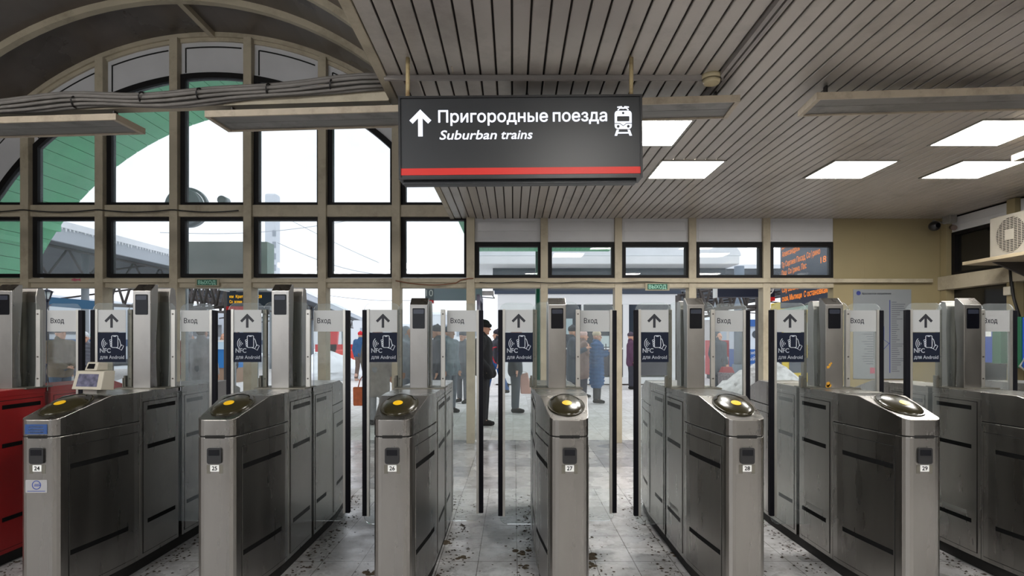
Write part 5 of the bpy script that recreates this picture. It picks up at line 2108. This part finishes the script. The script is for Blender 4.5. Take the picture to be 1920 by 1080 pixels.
person(1074, 13.0, 1.70, 82, 'person in dark blue coat beside the pillar of gate 27', coat=(70, 80, 94), hem=.5, hat='beanie', hatc=(60, 62, 70), arms='phone', trousers=(60, 62, 72))
person(1094, 14.6, 1.62, 95, 'person in pale pink hat and brown coat between two others by the kiosk', coat=(134, 114, 108), hem=.5, hat='beanie', hatc=(224, 190, 182), arms='raise', trousers=(70, 70, 80))
person(113, 10.6, 1.64, 76, 'person in brown jacket and grey fur hat behind the red gate leaf', coat=(112, 98, 84), hem=.78, trousers=(56, 76, 100), hat='fur', hatc=(118, 112, 108), arms='front', wide=1.12)
person(158, 12.4, 1.56, 40, 'person in grey puffer jacket and white knit hat at the far left', coat=(112, 112, 124), hem=.7, trousers=(60, 64, 76), hat='beanie', hatc=(232, 234, 240), puff=(.028, .08))
person(176, 14.5, 1.58, 30, 'person in pale green hat mostly hidden by the leaf edge of gate 24', coat=(150, 150, 160), hem=.7, hat='beanie', hatc=(176, 214, 204))
person(354, 10.8, 1.54, 150, 'smaller person in pale grey hooded coat behind the foggy leaf of gate 24', coat=(176, 174, 180), hem=.6, trousers=(120, 122, 130), hood=True, puff=(.02, .1))
person(379, 10.3, 1.66, 165, 'taller person in pale grey fur-trimmed coat behind the foggy leaf of gate 24', coat=(168, 164, 168), hem=.5, trousers=(120, 122, 130), hair=((120, 108, 100), 0), wide=1.1, hat='fur', hatc=(150, 140, 136))
person(419, 21.2, 1.66, 5, 'person with long fair hair behind the blue market counter', coat=(214, 190, 176), hem=.8, hair=((186, 132, 92), 1), arms='front')
person(434, 13.4, 1.72, 120, 'person in dark jacket mostly hidden behind the rubber edge of gate 25', coat=(48, 52, 62), hem=.75, hat='beanie', hatc=(40, 40, 46))
person(676, 20.7, 1.70, 165, 'person in blue jacket and red hat walking away over the snow', coat=(54, 92, 134), hem=.85, trousers=(108, 92, 84), boots=(196, 160, 144), hat='beanie', hatc=(214, 40, 52), legs='step')
mL = person(708, 9.9, 1.66, 170, 'person in grey-brown long coat behind the leaf of gate 26, with an orange bag', coat=(150, 144, 140), hem=.5, trousers=(150, 152, 158), hat='beanie', hatc=(130, 124, 120))
person(764, 11.3, 1.64, 70, 'person in pale hooded jacket seen between glass and pillar of gate 26', coat=(168, 172, 184), hem=.7, trousers=(140, 146, 160), hood=True)
person(819, 11.0, 1.66, -70, 'person in dark coat right of the pillar of gate 26', coat=(86, 88, 98), hem=.5, trousers=(90, 92, 100), hat='beanie', hatc=(84, 84, 92))
person(843, 11.6, 1.66, 60, 'person in grey-blue jacket behind the glass leaf of gate 26', coat=(132, 146, 158), hem=.75, trousers=(120, 128, 140), hat='beanie', hatc=(112, 122, 132))
person(868, 13.4, 1.60, -30, 'person in dark grey coat half behind the wide post', coat=(104, 108, 116), hem=.6, trousers=(110, 112, 120), hat='beanie', hatc=(96, 96, 104))
person(1347, 15.2, 1.62, 30, 'person in dark coat with a shopping trolley in front of the red cabinet', coat=(70, 78, 88), hem=.55, trousers=(60, 64, 74), hood=True, wide=1.1)
person(1183, 17.2, 1.62, 85, 'person in violet jacket at the kiosk, half behind the white window post', coat=(92, 62, 86), hem=.7, trousers=(60, 60, 70), hat='beanie', hatc=(80, 70, 84))


# carried things
def at3(px_, py, d):
    return at(px_, py, d)


p = at(676, 760, 9.9)
t = thing('handbag', 'orange-brown handbag held beside the leaf of gate 26', 'bag', (p.x, 9.86, p.z))
OR = mat('orange_leather', (196, 98, 52), rough=.5, var=.2, scale=14)
MB().hexa([(-.10, -.06, 0), (.12, -.06, 0), (-.10, .06, 0), (.12, .06, 0), (-.11, -.04, .31), (.13, -.04, .31), (-.11, .04, .31), (.13, .04, .31)]).build('bag_body', OR, t, bev=.02)
MB().tube([(-.03, 0, .3), (.0, 0, .42), (.05, 0, .50), (.1, 0, .44), (.1, 0, .3)], .009, 8).build('bag_strap', OR, t)
p = at(941, 668, 15.2)
t = thing('backpack', 'blue and red backpack on the person in jeans', 'backpack', (p.x - .02, 15.12, p.z - .2))
MB().hexa([(-.09, -.15, 0), (.09, -.13, 0), (-.09, .15, 0), (.09, .13, 0), (-.08, -.13, .45), (.05, -.12, .45), (-.08, .13, .45), (.05, .12, .45)]).build('bag_body', mat('backpack_blue', (44, 66, 140), rough=.7), t, bev=.04)
MB().tube([(-.09, -.1, .44), (-.2, -.13, .42), (-.24, -.14, .25), (-.16, -.13, .05), (-.08, -.1, .02)], .018, 8).build('shoulder_strap', mat('strap_red', (206, 60, 76), rough=.7), t)
p = at(990, 716, 12.6)
t = thing('carrier_bag', 'pale pink carrier bag beside the dark-coated legs behind gate 27', 'bag', (.25, 11.74, .36))
MB().hexa([(-.1, -.06, 0), (.12, -.06, 0), (-.1, .06, 0), (.12, .06, 0), (-.12, -.04, .38), (.04, -.04, .42), (-.12, .04, .38), (.04, .04, .42)]).build('bag_body', mat('pink_paper', (232, 186, 176), rough=.6), t, bev=.02)
MB().tube([(-.06, 0, .38), (-.11, -.005, .43), (-.13, -.01, .45), (-.06, 0, .44), (.02, 0, .42)], .006, 6).build('bag_handle', WHITE, t)
p = at(1348, 700, 15.0)
t = thing('shopping_trolley', 'wheeled shopping trolley with checked bag before the red cabinet', 'trolley', (p.x + .12, 14.85, 0))
MB().hexa([(-.15, -.1, .1), (.17, -.1, .1), (-.15, .1, .1), (.17, .1, .1), (-.17, -.12, .62), (.19, -.12, .62), (-.17, .12, .62), (.19, .12, .62)]).build('trolley_bag', mat('checked_cloth', (120, 112, 116), rough=.8, var=.6, scale=26), t, bev=.02)
MB().hexa([(-.15, -.11, .6), (.19, -.12, .6), (-.15, .11, .6), (.19, .12, .6), (-.1, -.06, .76), (.14, -.06, .76), (-.1, .06, .76), (.14, .06, .76)]).build('trolley_flap', mat('flap_red', (150, 60, 66), rough=.8), t, bev=.02)
for x in (-.14, .15):
    MB().cyl((x, -.03, .07), (x, .03, .07), .07, n=14).build('trolley_wheel', BLACKP, t)
q = Vector(((1137 - PX) * 13.2 / F, 13.1, 1.2))
o = MB().box(q.x - .04, q.y - .08, q.z, q.x - .03, q.y - .01, q.z + .14).build('mobile_phone', BLACKP)
tag(o, 'small dark phone in the hands of the person in blue puffer coat', 'phone')
